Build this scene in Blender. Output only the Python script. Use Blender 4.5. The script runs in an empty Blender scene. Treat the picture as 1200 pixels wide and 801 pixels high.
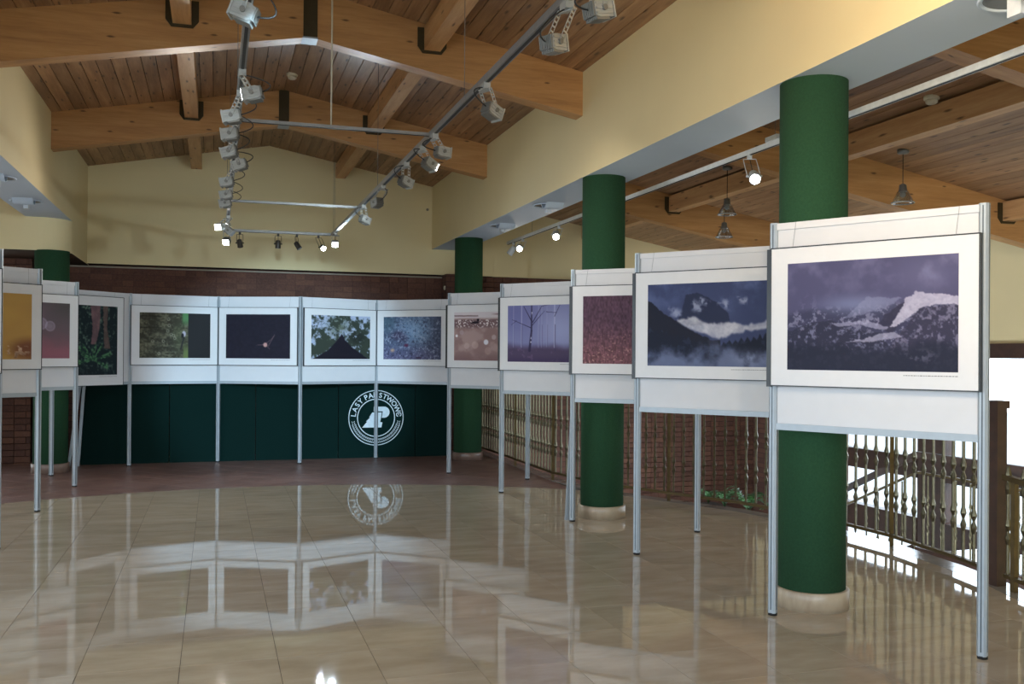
import bpy, math, random
import numpy as np
from mathutils import Vector, Matrix

random.seed(7)
S = bpy.context.scene
COL = S.collection

# ------------------------------------------------------------------ camera
CAM_H = 1.32
F_PX, YAW, PP_Y, ROLL, PITCH = 1111.6, 0.3035, 411.7, 0.0072, 0.0037
cd = bpy.data.cameras.new('camera'); cam = bpy.data.objects.new('camera', cd); COL.objects.link(cam)
F0 = Vector((math.sin(YAW), math.cos(YAW), 0)); R0 = Vector((math.cos(YAW), -math.sin(YAW), 0)); Z0 = Vector((0, 0, 1))
FW = F0 * math.cos(PITCH) + Z0 * math.sin(PITCH); U1 = Z0 * math.cos(PITCH) - F0 * math.sin(PITCH)
RT = R0 * math.cos(ROLL) + U1 * math.sin(ROLL); UP = U1 * math.cos(ROLL) - R0 * math.sin(ROLL)
cam.matrix_world = Matrix(((RT.x, UP.x, -FW.x, 0), (RT.y, UP.y, -FW.y, 0), (RT.z, UP.z, -FW.z, CAM_H), (0, 0, 0, 1)))
cd.sensor_width = 36; cd.lens = F_PX / 1200 * 36; cd.shift_y = (PP_Y - 400.5) / 1200; cd.clip_start = 0.05; cd.clip_end = 200
S.camera = cam

# ------------------------------------------------------------------ world, daylight, exposure
wd = bpy.data.worlds.new('overcast_sky'); S.world = wd; wd.use_nodes = True
bg = wd.node_tree.nodes['Background']; bg.inputs[0].default_value = (0.80, 0.91, 1.0, 1); bg.inputs[1].default_value = 5.2
S.view_settings.view_transform = 'Standard'; S.view_settings.look = 'None'
S.view_settings.exposure = 0.36; S.view_settings.gamma = 1; S.view_settings.use_curve_mapping = False

XOL_ = -5.5
def portal(name, loc, direction, sx, sy):
    l = bpy.data.lights.new(name, 'AREA'); l.shape = 'RECTANGLE'; l.size = sx; l.size_y = sy; l.cycles.is_portal = True
    o = bpy.data.objects.new(name, l); COL.objects.link(o); o.location = loc
    o.rotation_euler = Vector(direction).to_track_quat('-Z', 'Y').to_euler(); return o
portal('daylight_portal_side', (7.93, 7.8, -0.6), (-1, 0, 0), 6.0, 4.0)
portal('daylight_portal_left', (XOL_+.05, 2.4, 1.5), (1, 0, 0), 10.4, 2.5)
portal('daylight_portal_front', (-0.75, -2.93, 1.55), (0, 1, 0), 8.3, 2.9)

# ------------------------------------------------------------------ room numbers
XL, XR = -1.536, 2.867            # nave wall faces
XLO, XRO = -1.966, 3.295          # outer edge of the down-stand beams
ZS = 2.781                        # soffit
YB = 12.92                        # back wall
RX, RZ, SL = 0.666, 4.06, 0.187   # roof ridge and pitch
RAFT = [1.52, 4.39, 7.26, 10.13]; RW, RD = 0.15, 0.36
XO, XOL = 8.0, -5.5               # outer walls
YF = -3.0
def roof(x): return RZ - SL * abs(x - RX)

# ------------------------------------------------------------------ tools
def link(o, parent=None):
    COL.objects.link(o)
    if parent is not None: o.parent = parent
    return o
def tag(o, label=None, cat=None, group=None, kind=None):
    if label: o['label'] = label
    if cat: o['category'] = cat
    if group: o['group'] = group
    if kind: o['kind'] = kind
    return o
def thing(name, label, cat, loc=(0, 0, 0), rz=0, group=None):
    o = bpy.data.objects.new(name, None); COL.objects.link(o); o.empty_display_size = 0.05
    o.location = loc; o.rotation_euler = (0, 0, rz); return tag(o, label, cat, group)
class MB:
    def __init__(s): s.v = []; s.f = []; s.mi = []; s.sm = []
    def add(s, v, f, mi=0, sm=False):
        b = len(s.v); s.v += [tuple(p) for p in v]; s.f += [tuple(i + b for i in q) for q in f]
        s.mi += [mi] * len(f); s.sm += [sm] * len(f); return s
    def box(s, x0, x1, y0, y1, z0, z1, mi=0):
        v = [(x0,y0,z0),(x1,y0,z0),(x1,y1,z0),(x0,y1,z0),(x0,y0,z1),(x1,y0,z1),(x1,y1,z1),(x0,y1,z1)]
        return s.add(v, [(0,3,2,1),(4,5,6,7),(0,1,5,4),(1,2,6,5),(2,3,7,6),(3,0,4,7)], mi)
    def obox(s, c, ax, ay, az, hx, hy, hz, mi=0):
        c = Vector(c); v = []
        for k in (-1, 1):
            for (i, j) in ((-1,-1),(1,-1),(1,1),(-1,1)): v.append(c + ax*(i*hx) + ay*(j*hy) + az*(k*hz))
        return s.add(v, [(0,3,2,1),(4,5,6,7),(0,1,5,4),(1,2,6,5),(2,3,7,6),(3,0,4,7)], mi)
    def bar(s, a, b, w, h, mi=0):
        a, b = Vector(a), Vector(b); d = (b - a); L = d.length; d.normalize()
        up = Vector((0,0,1)) if abs(d.z) < .95 else Vector((1,0,0))
        sx = d.cross(up).normalized(); sz = sx.cross(d).normalized()
        return s.obox((a+b)/2, d, sx, sz, L/2, w/2, h/2, mi)
    def prism(s, poly, z0, z1, mi=0):
        n = len(poly); v = [(p[0], p[1], z0) for p in poly] + [(p[0], p[1], z1) for p in poly]
        f = [tuple(range(n-1, -1, -1)), tuple(range(n, 2*n))] + [(i, (i+1) % n, n+(i+1) % n, n+i) for i in range(n)]
        return s.add(v, f, mi)
    def lathe(s, prof, n=24, c=(0,0,0), mi=0, sm=True, ax=None, closed=True):
        c = Vector(c)
        if ax is None: A, B, D = Vector((1,0,0)), Vector((0,1,0)), Vector((0,0,1))
        else:
            D = Vector(ax).normalized(); t = Vector((0,0,1)) if abs(D.z) < .9 else Vector((1,0,0)); A = D.cross(t).normalized(); B = D.cross(A)
        v = []
        for (r, z) in prof:
            for i in range(n):
                t = 2*math.pi*i/n; v.append(c + A*(r*math.cos(t)) + B*(r*math.sin(t)) + D*z)
        f = []
        for k in range(len(prof)-1):
            for i in range(n): f.append((k*n+i, k*n+(i+1) % n, (k+1)*n+(i+1) % n, (k+1)*n+i))
        s.add(v, f, mi, sm); b = len(s.v) - len(v)
        if closed:
            if prof[0][0] > 1e-5: s.f.append(tuple(b+i for i in range(n-1,-1,-1))); s.mi.append(mi); s.sm.append(False)
            if prof[-1][0] > 1e-5: s.f.append(tuple(b+(len(prof)-1)*n+i for i in range(n))); s.mi.append(mi); s.sm.append(False)
        return s
    def tube(s, pts, r, n=6, mi=0):
        pts = [Vector(p) for p in pts]; v = []; m = len(pts); A = None
        for i, p in enumerate(pts):
            d = (pts[min(i+1, m-1)] - pts[max(i-1, 0)]).normalized()
            if A is None:
                t = Vector((0,0,1)) if abs(d.z) < .9 else Vector((1,0,0)); A = d.cross(t).normalized()
            else: A = (A - d*A.dot(d)).normalized()
            B = d.cross(A)
            for k in range(n): v.append(p + A*(r*math.cos(2*math.pi*k/n)) + B*(r*math.sin(2*math.pi*k/n)))
        f = [(i*n+k, i*n+(k+1) % n, (i+1)*n+(k+1) % n, (i+1)*n+k) for i in range(m-1) for k in range(n)]
        f += [tuple(range(n-1,-1,-1)), tuple((m-1)*n+k for k in range(n))]
        return s.add(v, f, mi, True)
    def mesh(s, name, mats):
        me = bpy.data.meshes.new(name); me.from_pydata(s.v, [], s.f)
        for m in (mats if isinstance(mats, (list, tuple)) else [mats]): me.materials.append(m)
        me.polygons.foreach_set('material_index', s.mi); me.polygons.foreach_set('use_smooth', s.sm)
        import bmesh
        bm = bmesh.new(); bm.from_mesh(me); bmesh.ops.recalc_face_normals(bm, faces=bm.faces); bm.to_mesh(me); bm.free()
        return me
    def build(s, name, mats, parent=None, loc=None):
        o = bpy.data.objects.new(name, s.mesh(name, mats)); link(o, parent)
        if loc is not None: o.location = loc
        return o
def copyto(me, name, parent, loc, rz=0, scale=None):
    o = bpy.data.objects.new(name, me); link(o, parent); o.location = loc; o.rotation_euler = (0, 0, rz)
    if scale: o.scale = scale
    return o
def struct(name, mb, mats, label=None):
    o = mb.build(name, mats); o['kind'] = 'structure'
    if label: o['label'] = label
    return o
def qcurve(a, b, c, n=10):
    a, b, c = Vector(a), Vector(b), Vector(c)
    return [a*(1-t)**2 + b*(2*t*(1-t)) + c*t*t for t in [i/n for i in range(n+1)]]

# ------------------------------------------------------------------ materials
def srgb(r, g, b):
    f = lambda c: c/12.92 if c <= .04045 else ((c+.055)/1.055)**2.4
    return (f(r/255), f(g/255), f(b/255), 1)
def newmat(name):
    m = bpy.data.materials.new(name); m.use_nodes = True; nt = m.node_tree
    return m, nt, nt.nodes['Principled BSDF']
def N(nt, t, **kw):
    n = nt.nodes.new(t)
    for k, v in kw.items(): setattr(n, k, v)
    return n
def L(nt, a, b): nt.links.new(a, b)
def ramp(nt, fac, stops):
    r = N(nt, 'ShaderNodeValToRGB'); L(nt, fac, r.inputs[0]); e = r.color_ramp.elements
    e[0].position, e[0].color = stops[0]; e[1].position, e[1].color = stops[-1]
    for p, c in stops[1:-1]:
        x = e.new(p); x.color = c
    return r.outputs[0]
def mixc(nt, fac, a, b, mode='MIX'):
    m = N(nt, 'ShaderNodeMix', data_type='RGBA', blend_type=mode)
    for s, v in ((m.inputs[0], fac), (m.inputs[6], a), (m.inputs[7], b)):
        if hasattr(v, 'links') or hasattr(v, 'is_linked'): L(nt, v, s)
        else: s.default_value = v
    return m.outputs[2]
def math_(nt, op, a, b=None):
    m = N(nt, 'ShaderNodeMath', operation=op)
    for s, v in ((m.inputs[0], a), (m.inputs[1], b)):
        if v is None: continue
        if hasattr(v, 'is_linked'): L(nt, v, s)
        else: s.default_value = v
    return m.outputs[0]
def noise(nt, vec, scale, detail=4, rough=.55):
    n = N(nt, 'ShaderNodeTexNoise'); n.inputs['Scale'].default_value = scale; n.inputs['Detail'].default_value = detail; n.inputs['Roughness'].default_value = rough
    if vec is not None: L(nt, vec, n.inputs['Vector'])
    return n.outputs[0]
def pos(nt, scale=(1,1,1), rnd=0):
    g = N(nt, 'ShaderNodeNewGeometry'); m = N(nt, 'ShaderNodeMapping'); m.inputs['Scale'].default_value = scale
    L(nt, g.outputs['Position'], m.inputs['Vector'])
    if rnd:
        oi = N(nt, 'ShaderNodeObjectInfo'); c = N(nt, 'ShaderNodeCombineXYZ'); v = math_(nt, 'MULTIPLY', oi.outputs['Random'], rnd)
        for i in range(3): L(nt, v, c.inputs[i])
        a = N(nt, 'ShaderNodeVectorMath', operation='ADD'); L(nt, m.outputs[0], a.inputs[0]); L(nt, c.outputs[0], a.inputs[1]); return a.outputs[0]
    return m.outputs[0]
def bump(nt, bs, h, strength, dist=.01):
    b = N(nt, 'ShaderNodeBump'); b.inputs['Strength'].default_value = strength; b.inputs['Distance'].default_value = dist
    L(nt, h, b.inputs['Height']); L(nt, b.outputs[0], bs.inputs['Normal'])
def plain(name, col, rough=.5, metal=0, var=.06, nscale=25, spec=.5, bmp=0):
    m, nt, b = newmat(name); c = srgb(*col); p = pos(nt)
    n = noise(nt, p, nscale)
    d = tuple(max(0, x*(1-var)) for x in c[:3]) + (1,); u = tuple(min(1, x*(1+var)) for x in c[:3]) + (1,)
    L(nt, ramp(nt, n, [(.35, d), (.65, u)]), b.inputs['Base Color'])
    b.inputs['Roughness'].default_value = rough; b.inputs['Metallic'].default_value = metal; b.inputs['Specular IOR Level'].default_value = spec
    if bmp: bump(nt, b, noise(nt, p, nscale*6), bmp, .004)
    return m
def emit(name, col, strength):
    m, nt, b = newmat(name); b.inputs['Emission Color'].default_value = col; b.inputs['Emission Strength'].default_value = strength
    b.inputs['Base Color'].default_value = (.8, .8, .8, 1); return m
def wood(name, axis, dark, mid, light, rough=.45, knots=True, rv=.32):
    m, nt, b = newmat(name); sc = {'x': (.7, 9, 9), 'y': (9, .7, 9)}[axis]
    p = pos(nt, sc, 37.0); n1 = noise(nt, p, 1.6, 6, .6)
    p2 = pos(nt, tuple(s*3.5 for s in sc), 11.0); n2 = noise(nt, p2, 2.0, 3, .7)
    f = math_(nt, 'ADD', math_(nt, 'MULTIPLY', n1, .7), math_(nt, 'MULTIPLY', n2, .3))
    c = ramp(nt, f, [(.3, srgb(*dark)), (.5, srgb(*mid)), (.7, srgb(*light))])
    if knots:
        ks = {'x': (1.7, 5.5, 5.5), 'y': (8.5, 1.9, 8.5)}[axis]
        sp = N(nt, 'ShaderNodeSeparateXYZ'); L(nt, pos(nt, ks, 23.0), sp.inputs[0]); cb = N(nt, 'ShaderNodeCombineXYZ')
        L(nt, math_(nt, 'ADD', sp.outputs[0], sp.outputs[2]) if axis == 'y' else sp.outputs[0], cb.inputs[0]); L(nt, sp.outputs[1] if axis == 'y' else math_(nt, 'ADD', sp.outputs[1], sp.outputs[2]), cb.inputs[1])
        v = N(nt, 'ShaderNodeTexVoronoi', voronoi_dimensions='2D'); v.inputs['Scale'].default_value = 1.0; L(nt, cb.outputs[0], v.inputs['Vector'])
        sz = math_(nt, 'MULTIPLY', v.outputs['Distance'], math_(nt, 'ADD', math_(nt, 'MULTIPLY', n2, 2.2), .35))
        k = ramp(nt, sz, [(.03, (1,1,1,1)), (.085, (0,0,0,1))] if axis == 'x' else [(.05, (1,1,1,1)), (.15, (0,0,0,1))])
        c = mixc(nt, math_(nt, 'MULTIPLY', k, .8), c, srgb(int(dark[0]*.42), int(dark[1]*.36), int(dark[2]*.32)))
    oi = N(nt, 'ShaderNodeObjectInfo')
    t = ramp(nt, oi.outputs['Random'], [(0, (1-rv, 1-rv, 1-rv, 1)), (1, (1, 1, 1, 1))])
    c = mixc(nt, 1.0, c, t, 'MULTIPLY'); L(nt, c, b.inputs['Base Color'])
    b.inputs['Roughness'].default_value = rough; bump(nt, b, n2, .12, .004); return m

M = {}
def paint(name, col):
    m, nt, b = newmat(name); c = srgb(*col); p = pos(nt)
    n = noise(nt, p, 1.3, 3); L(nt, ramp(nt, n, [(.3, tuple(x*.95 for x in c[:3]) + (1,)), (.7, c)]), b.inputs['Base Color'])
    b.inputs['Roughness'].default_value = .75; bump(nt, b, noise(nt, p, 160, 3), .12, .003); return m
M['wall'] = paint('yellow_wall_paint', (228, 211, 164))
M['soffit'] = paint('pale_blue_soffit_paint', (192, 206, 222))
M['plank'] = wood('pine_ceiling_plank', 'y', (120, 86, 58), (162, 122, 86), (192, 154, 114))
M['glulam'] = wood('glulam_beam_pine', 'x', (160, 114, 68), (186, 138, 86), (204, 158, 106), rv=.08)
M['purlin'] = wood('pale_purlin_pine', 'y', (170, 124, 78), (196, 150, 102), (212, 172, 124), knots=True, rv=.1)
M['groove'] = plain('dark_groove', (46, 30, 20), .8)
M['steel_dark'] = plain('dark_bronze_steel', (62, 52, 28), .55, .3)
M['green'] = plain('green_felt', (42, 77, 52), .95, 0, .1, 90, .2, .3)
M['screen'] = plain('dark_green_fabric', (5, 32, 29), .95, 0, .15, 120, .15, .2)
M['alu'] = plain('anodised_aluminium', (160, 168, 174), .45, .3, .03)
M['alu_groove'] = plain('dark_profile_groove', (88, 96, 102), .5, .5)
M['board'] = plain('white_melamine_board', (212, 212, 214), .6, 0, .015, 8, .25)
M['black'] = plain('black_frame', (16, 18, 20), .35)
M['mat'] = plain('white_mount_card', (218, 218, 219), .6, 0, .01, 25, .2)
M['caption'] = plain('grey_caption_ink', (118, 118, 120), .8)
M['wire'] = plain('thin_steel_wire', (110, 112, 114), .4, .6)
M['rubber'] = plain('black_foot_cap', (14, 14, 15), .6)
M['lampgrey'] = plain('grey_cast_lamp_housing', (160, 160, 155), .45, .25, .06)
M['lampfin'] = plain('darker_lamp_fins', (118, 116, 110), .5, .3)
M['lampdark'] = plain('dark_spotlight_housing', (58, 52, 46), .45, .3)
M['lampwhite'] = plain('white_spotlight_housing', (200, 206, 212), .4)
M['cable'] = plain('dark_cable', (40, 38, 36), .6)
M['cord_white'] = plain('pale_hanging_cord', (186, 178, 160), .7)
M['rail'] = plain('track_rail_grey', (138, 138, 136), .4, .5)
M['railslot'] = plain('track_black_slot', (14, 14, 16), .5)
M['railwhite'] = plain('track_rail_white', (212, 218, 222), .4)
M['lens_off'] = plain('unlit_lamp_glass', (150, 154, 156), .15, 0, .02)
M['lens_cool'] = emit('lit_lamp_cool', (.78, .92, 1, 1), 60)
M['lens_white'] = emit('lit_lamp_white', (1, .97, .9, 1), 60)
M['rim_lit'] = emit('lit_lamp_rim', (1, .98, .92, 1), 14)
M['brass'] = plain('brushed_brass', (100, 93, 72), .34, .8, .12, 40)
M['brass_dark'] = plain('aged_brass_post', (96, 80, 50), .45, .6, .12)
M['darkwood'] = plain('dark_brown_wood', (62, 38, 26), .5, 0, .2, 14)
M['cap'] = plain('pale_cap_strip', (150, 140, 124), .7)
M['underside_shade'] = plain('shaded_wall_underside', (70, 52, 40), .8)  # dark colour stands for the shade under the overhanging walls
M['lower'] = plain('lower_floor_stone', (132, 126, 118), .35)
M['outside'] = plain('pale_outdoor_paving', (124, 126, 126), .8)
M['leaf'] = plain('fern_leaf', (42, 82, 34), .5, 0, .25, 12)
M['pot'] = plain('dark_planter', (42, 40, 36), .7)
M['smoke'] = plain('detector_white_plastic', (214, 206, 184), .5)
M['sock'] = plain('pendant_grey_metal', (120, 122, 120), .4, .5)

def brick_mat():
    m, nt, b = newmat('red_brown_brick'); oi = N(nt, 'ShaderNodeObjectInfo')
    base = ramp(nt, oi.outputs['Random'], [(0, srgb(72, 45, 37)), (.5, srgb(88, 56, 45)), (1, srgb(106, 70, 54))])
    n = noise(nt, pos(nt), 40, 5, .7); c = mixc(nt, .35, base, ramp(nt, n, [(.3, srgb(58, 36, 30)), (.7, srgb(126, 84, 64))]))
    L(nt, c, b.inputs['Base Color']); b.inputs['Roughness'].default_value = .85; bump(nt, b, n, .4, .006); return m
M['brick'] = brick_mat()
def brickwall_mat():
    m, nt, b = newmat('brick_wall_far'); t = N(nt, 'ShaderNodeTexBrick')
    g = N(nt, 'ShaderNodeNewGeometry'); s = N(nt, 'ShaderNodeSeparateXYZ'); L(nt, g.outputs['Position'], s.inputs[0])
    c = N(nt, 'ShaderNodeCombineXYZ'); L(nt, math_(nt, 'ADD', s.outputs[0], s.outputs[1]), c.inputs[0]); L(nt, s.outputs[2], c.inputs[1]); L(nt, c.outputs[0], t.inputs['Vector'])
    t.inputs['Color1'].default_value = srgb(74, 47, 38); t.inputs['Color2'].default_value = srgb(92, 59, 46); t.inputs['Mortar'].default_value = srgb(64, 42, 36)
    t.inputs['Scale'].default_value = 1; t.inputs['Brick Width'].default_value = .255; t.inputs['Row Height'].default_value = .075; t.inputs['Mortar Size'].default_value = .006
    L(nt, t.outputs[0], b.inputs['Base Color']); b.inputs['Roughness'].default_value = .88; return m
M['brickwall'] = brickwall_mat()
M['mortar'] = plain('dark_mortar', (62, 44, 38), .9, 0, .2, 30)

def floor_mat(name, c0, c1, c2, rough, veins=True, wav=.0):
    m, nt, b = newmat(name); p = pos(nt, (1, 1, 1), 5.0)
    n = noise(nt, pos(nt, (1.2, 3.2, 1), 9.0), 2.2, 6, .6)
    c = ramp(nt, n, [(.3, srgb(*c0)), (.5, srgb(*c1)), (.72, srgb(*c2))])
    oi = N(nt, 'ShaderNodeObjectInfo'); t = ramp(nt, oi.outputs['Random'], [(0, (.92, .92, .92, 1)), (1, (1, 1, 1, 1))])
    L(nt, mixc(nt, 1.0, c, t, 'MULTIPLY'), b.inputs['Base Color'])
    r = noise(nt, pos(nt), 3.0, 4); L(nt, ramp(nt, r, [(.3, (rough*.8,)*3 + (1,)), (.7, (rough*1.25,)*3 + (1,))]), b.inputs['Roughness'])
    if wav: bump(nt, b, noise(nt, pos(nt), 2.2, 2), wav, .01)
    return m
M['tile'] = floor_mat('polished_beige_tile', (182, 168, 146), (196, 182, 160), (207, 195, 176), .03, wav=.0016)
M['tile_brown'] = floor_mat('satin_brown_tile', (118, 90, 84), (134, 104, 96), (148, 116, 108), .36)
M['border'] = floor_mat('grey_border_stone', (138, 134, 126), (152, 148, 140), (166, 162, 154), .12)
M['grout'] = plain('dark_grout', (84, 74, 62), .9)
M['plinth'] = floor_mat('travertine_plinth', (150, 130, 108), (178, 160, 136), (198, 182, 158), .35)
M['plinth_brown'] = floor_mat('brown_plinth', (104, 82, 72), (126, 104, 92), (146, 122, 108), .4)

def glass_mat(name, col, mixf):
    m, nt, b = newmat(name); nt.nodes.remove(b); out = nt.nodes['Material Output']
    tr = N(nt, 'ShaderNodeBsdfTransparent'); tr.inputs[0].default_value = col; gl = N(nt, 'ShaderNodeBsdfGlossy'); gl.inputs['Roughness'].default_value = .03
    fr = N(nt, 'ShaderNodeLayerWeight'); fr.inputs[0].default_value = .5; mx = N(nt, 'ShaderNodeMixShader')
    L(nt, math_(nt, 'MULTIPLY', math_(nt, 'ADD', math_(nt, 'POWER', fr.outputs['Facing'], 4.0), .06), mixf*.5), mx.inputs[0]); L(nt, tr.outputs[0], mx.inputs[1]); L(nt, gl.outputs[0], mx.inputs[2]); L(nt, mx.outputs[0], out.inputs[0]); return m
M['glass'] = glass_mat('clear_window_glass', (.96, .98, 1, 1), 1.0)
M['shade'] = glass_mat('smoky_pendant_glass', (.86, .87, .86, 1), 5.0)

# ================================================================== STRUCTURE
# ---- floor: slab, beige tiles inside the round field, brown tiles beyond, border stones by the rail
CC, CR = (0.45, 4.9), 4.81
EDGE = [(3.55, 13.0), (3.55, 11.0), (3.55, 9.4), (3.68, 8.62), (4.05, 7.9), (4.40, 7.22), (4.60, 6.45), (4.64, 5.6), (4.56, 4.9), (4.46, 4.42), (4.20, 3.6), (3.9, 2.9), (3.55, 2.2), (3.4, 1.2), (3.4, YF)]
slab = [(XOL, YF)] + [(3.4, YF)] + EDGE[-2::-1] + [(XOL, 13.0)]
fl = MB().prism(slab, -.30, -.004); floor = struct('floor', fl, M['grout'], 'grout bed under the polished hall tiles')

def clip(poly, nx, ny, d):           # keep nx*x+ny*y<=d
    out = []
    for i in range(len(poly)):
        a, b = poly[i], poly[(i+1) % len(poly)]; da = nx*a[0]+ny*a[1]-d; db = nx*b[0]+ny*b[1]-d
        if da <= 0: out.append(a)
        if (da < 0) != (db < 0) and abs(da-db) > 1e-12:
            t = da/(da-db); out.append((a[0]+(b[0]-a[0])*t, a[1]+(b[1]-a[1])*t))
    return out
def area(p): return abs(sum(p[i][0]*p[(i+1) % len(p)][1]-p[(i+1) % len(p)][0]*p[i][1] for i in range(len(p))))/2
BW = .16                             # border width
def edge_planes(off):
    r = []
    for a, b in zip(EDGE[:-1], EDGE[1:]):
        d = Vector((b[0]-a[0], b[1]-a[1])).normalized(); n = Vector((-d.y, d.x))   # outward = +x side
        if n.x < 0: n = -n
        r.append((n.x, n.y, n.x*a[0]+n.y*a[1]-off))
    return r
EPL = edge_planes(BW)
def region_planes(y): return [EPL[i] for i in range(len(EPL)) if i <= 9]
def clip_edge(poly):
    cy = sum(p[1] for p in poly)/len(poly)
    for i, pl in enumerate(EPL):
        lo, hi = EDGE[i+1][1], EDGE[i][1]
        if hi + .5 >= cy >= lo - .5:
            poly = clip(poly, *pl)
            if len(poly) < 3: return []
    return poly
G = .0012
tile_mesh = None
def put_tile(poly, name, mat, parent, h=.012):
    c = (sum(p[0] for p in poly)/len(poly), sum(p[1] for p in poly)/len(poly))
    me = MB().prism([(p[0]-c[0], p[1]-c[1]) for p in poly], -h, 0).mesh(name, mat)
    return copyto(me, name, parent, (c[0], c[1], 0))
full_tile = MB().prism([(-.2+G, -.2+G), (.2-G, -.2+G), (.2-G, .2-G), (-.2+G, .2-G)], -.012, 0).mesh('tile', M['tile'])
rest = MB()
nt_ = 0
for i in range(-14, 13):
    for j in range(-20, 15):
        x0, y0 = -.13 + .4*i, 4.23 + .4*j
        if y0 < YF or x0 > 5: continue
        sq = [(x0+G, y0+G), (x0+.4-G, y0+G), (x0+.4-G, y0+.4-G), (x0+G, y0+.4-G)]; p = sq
        cx, cy = x0+.2, y0+.2; dx, dy = cx-CC[0], cy-CC[1]; r = math.hypot(dx, dy)
        if y0 > 4 and r > CR - .45:
            nx, ny = dx/r, dy/r; p = clip(p, nx, ny, nx*CC[0]+ny*CC[1]+CR)
            if len(p) < 3: continue
        if x0 > 2.5: p = clip_edge(p)
        if len(p) < 3 or area(p) < 2e-4: continue
        inview = y0 > 3.2 and x0 > -2.0 - (9.4-y0)*.02 and (x0 + .2) > -.30*y0 and x0 < .98*(y0+.4)+.2
        if not inview: rest.prism(p, -.012, 0); continue
        nt_ += 1
        if p is sq: copyto(full_tile, 'tile', floor, (cx, cy, 0))
        else: put_tile(p, 'tile', M['tile'], floor)
o = rest.build('tile_field', M['tile'], floor); o['kind'] = 'stuff'
# brown tiles, laid diagonally
rest = MB(); bs = .30; nb = 0
for i in range(-60, 60):
    for j in range(-60, 60):
        u, v = i*bs, j*bs; k = .70710678
        cx, cy = .2 + (u+bs/2 - v-bs/2)*k, 9.0 + (u+bs/2 + v+bs/2)*k
        if not (XOL < cx < 3.55 and 4.2 < cy < 12.98): continue
        dx, dy = cx-CC[0], cy-CC[1]; r = math.hypot(dx, dy)
        if r < CR - .25: continue
        g = .002; q = [(u+g, v+g), (u+bs-g, v+g), (u+bs-g, v+bs-g), (u+g, v+bs-g)]
        p = [(.2+(a-b)*k, 9.0+(a+b)*k) for a, b in q]; full = True
        nx, ny = dx/r, dy/r; p2 = clip(p, -nx, -ny, -(nx*CC[0]+ny*CC[1]+CR+.003))
        p2 = clip(p2, 0, 1, 12.99) if len(p2) > 2 else p2
        p2 = clip(p2, 1, 0, 3.55-BW) if len(p2) > 2 else p2
        if len(p2) < 3 or area(p2) < 3e-4: continue
        if cy > 8.4 and cx > -2.45 and cy < 12.3 and cx < 3.6 and cx > -.2*cy - .2 and nb < 300: nb += 1; put_tile(p2, 'brown_tile', M['tile_brown'], floor)
        else: rest.prism(p2, -.012, 0)
o = rest.build('brown_tile_field', M['tile_brown'], floor); o['kind'] = 'stuff'
# border stones
off = []
for i, p in enumerate(EDGE):
    a = EDGE[max(i-1, 0)]; b = EDGE[min(i+1, len(EDGE)-1)]; d = Vector((b[0]-a[0], b[1]-a[1])).normalized(); n = Vector((-d.y, d.x))
    if n.x < 0: n = -n
    off.append((p[0]-n.x*(BW-.004), p[1]-n.y*(BW-.004)))
for i in range(len(EDGE)-1):
    a, b, c, d = Vector(EDGE[i]), Vector(EDGE[i+1]), Vector(off[i+1]), Vector(off[i])
    m = max(1, round((b-a).length/.42)) if i < 10 else 1
    for k in range(m):
        t0, t1 = (k+.004)/m, (k+.996)/m
        q = [a.lerp(b, t0), a.lerp(b, t1), d.lerp(c, t1), d.lerp(c, t0)]
        put_tile([(w.x, w.y) for w in q], 'border_stone', M['border'], floor, .02)

# ---- lower hall seen over the stairwell
struct('floor_lower', MB().box(3.0, 8.4, YF, 13.2, -2.9, -2.8), M['lower'], 'pale stone floor of the lower hall below the gallery')

struct('floor_outside', MB().box(-45, 60, -60, YF-.25, -3.1, -2.95).box(-45, XOL-.25, YF-.25, 60, -3.1, -2.95).box(XO+.25, 60, YF-.25, 60, -3.1, -2.95), M['outside'], 'pale paved ground outside the building')
# ---- ceiling boards
back = MB()
for sgn, xo in ((1, XO+.3), (-1, XOL-.3)):
    zz = roof(xo)
    back.add([(RX, YF, RZ+.02), (xo, YF, zz+.02), (xo, 13.2, zz+.02), (RX, 13.2, RZ+.02), (RX, YF, RZ+.08), (xo, YF, zz+.08), (xo, 13.2, zz+.08), (RX, 13.2, RZ+.08)],
             [(0,3,2,1),(4,5,6,7),(0,1,5,4),(1,2,6,5),(2,3,7,6),(3,0,4,7)])
ceiling = struct('ceiling', back, M['groove'], 'pitched timber board ceiling')
PW = .117
def plank_mesh(sgn, y0, y1):
    g = .003; v = []
    for (x, y) in ((g, y0), (PW-g, y0), (PW-g, y1), (g, y1)): v.append((sgn*x, y, -SL*x))
    c = .005
    for (x, y) in ((g-.0, y0), (PW-g+.0, y0), (PW-g, y1), (g, y1)): v.append((sgn*x, y, -SL*x+.019))
    return MB().add(v, [(0,3,2,1),(4,5,6,7),(0,1,5,4),(1,2,6,5),(2,3,7,6),(3,0,4,7)]).mesh('plank', M['plank'])
bays = [(RAFT[1]+RW, RAFT[2]), (RAFT[2]+RW, RAFT[3]), (RAFT[3]+RW, YB+.1)]
for (y0, y1) in bays:
    for sgn in (1, -1):
        me = plank_mesh(sgn, y0-.01, y1+.01)
        for k in range(0, 63):
            x = RX + sgn*k*PW; xe = RX + sgn*(k+1)*PW
            if sgn > 0 and (x > XO-.02 or (x > XR+.05 and xe < XRO-.02)): continue
            if sgn < 0 and x < XL-.05: continue
            copyto(me, 'plank', ceiling, (x, 0, RZ - SL*k*PW))
rest = MB()
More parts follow.
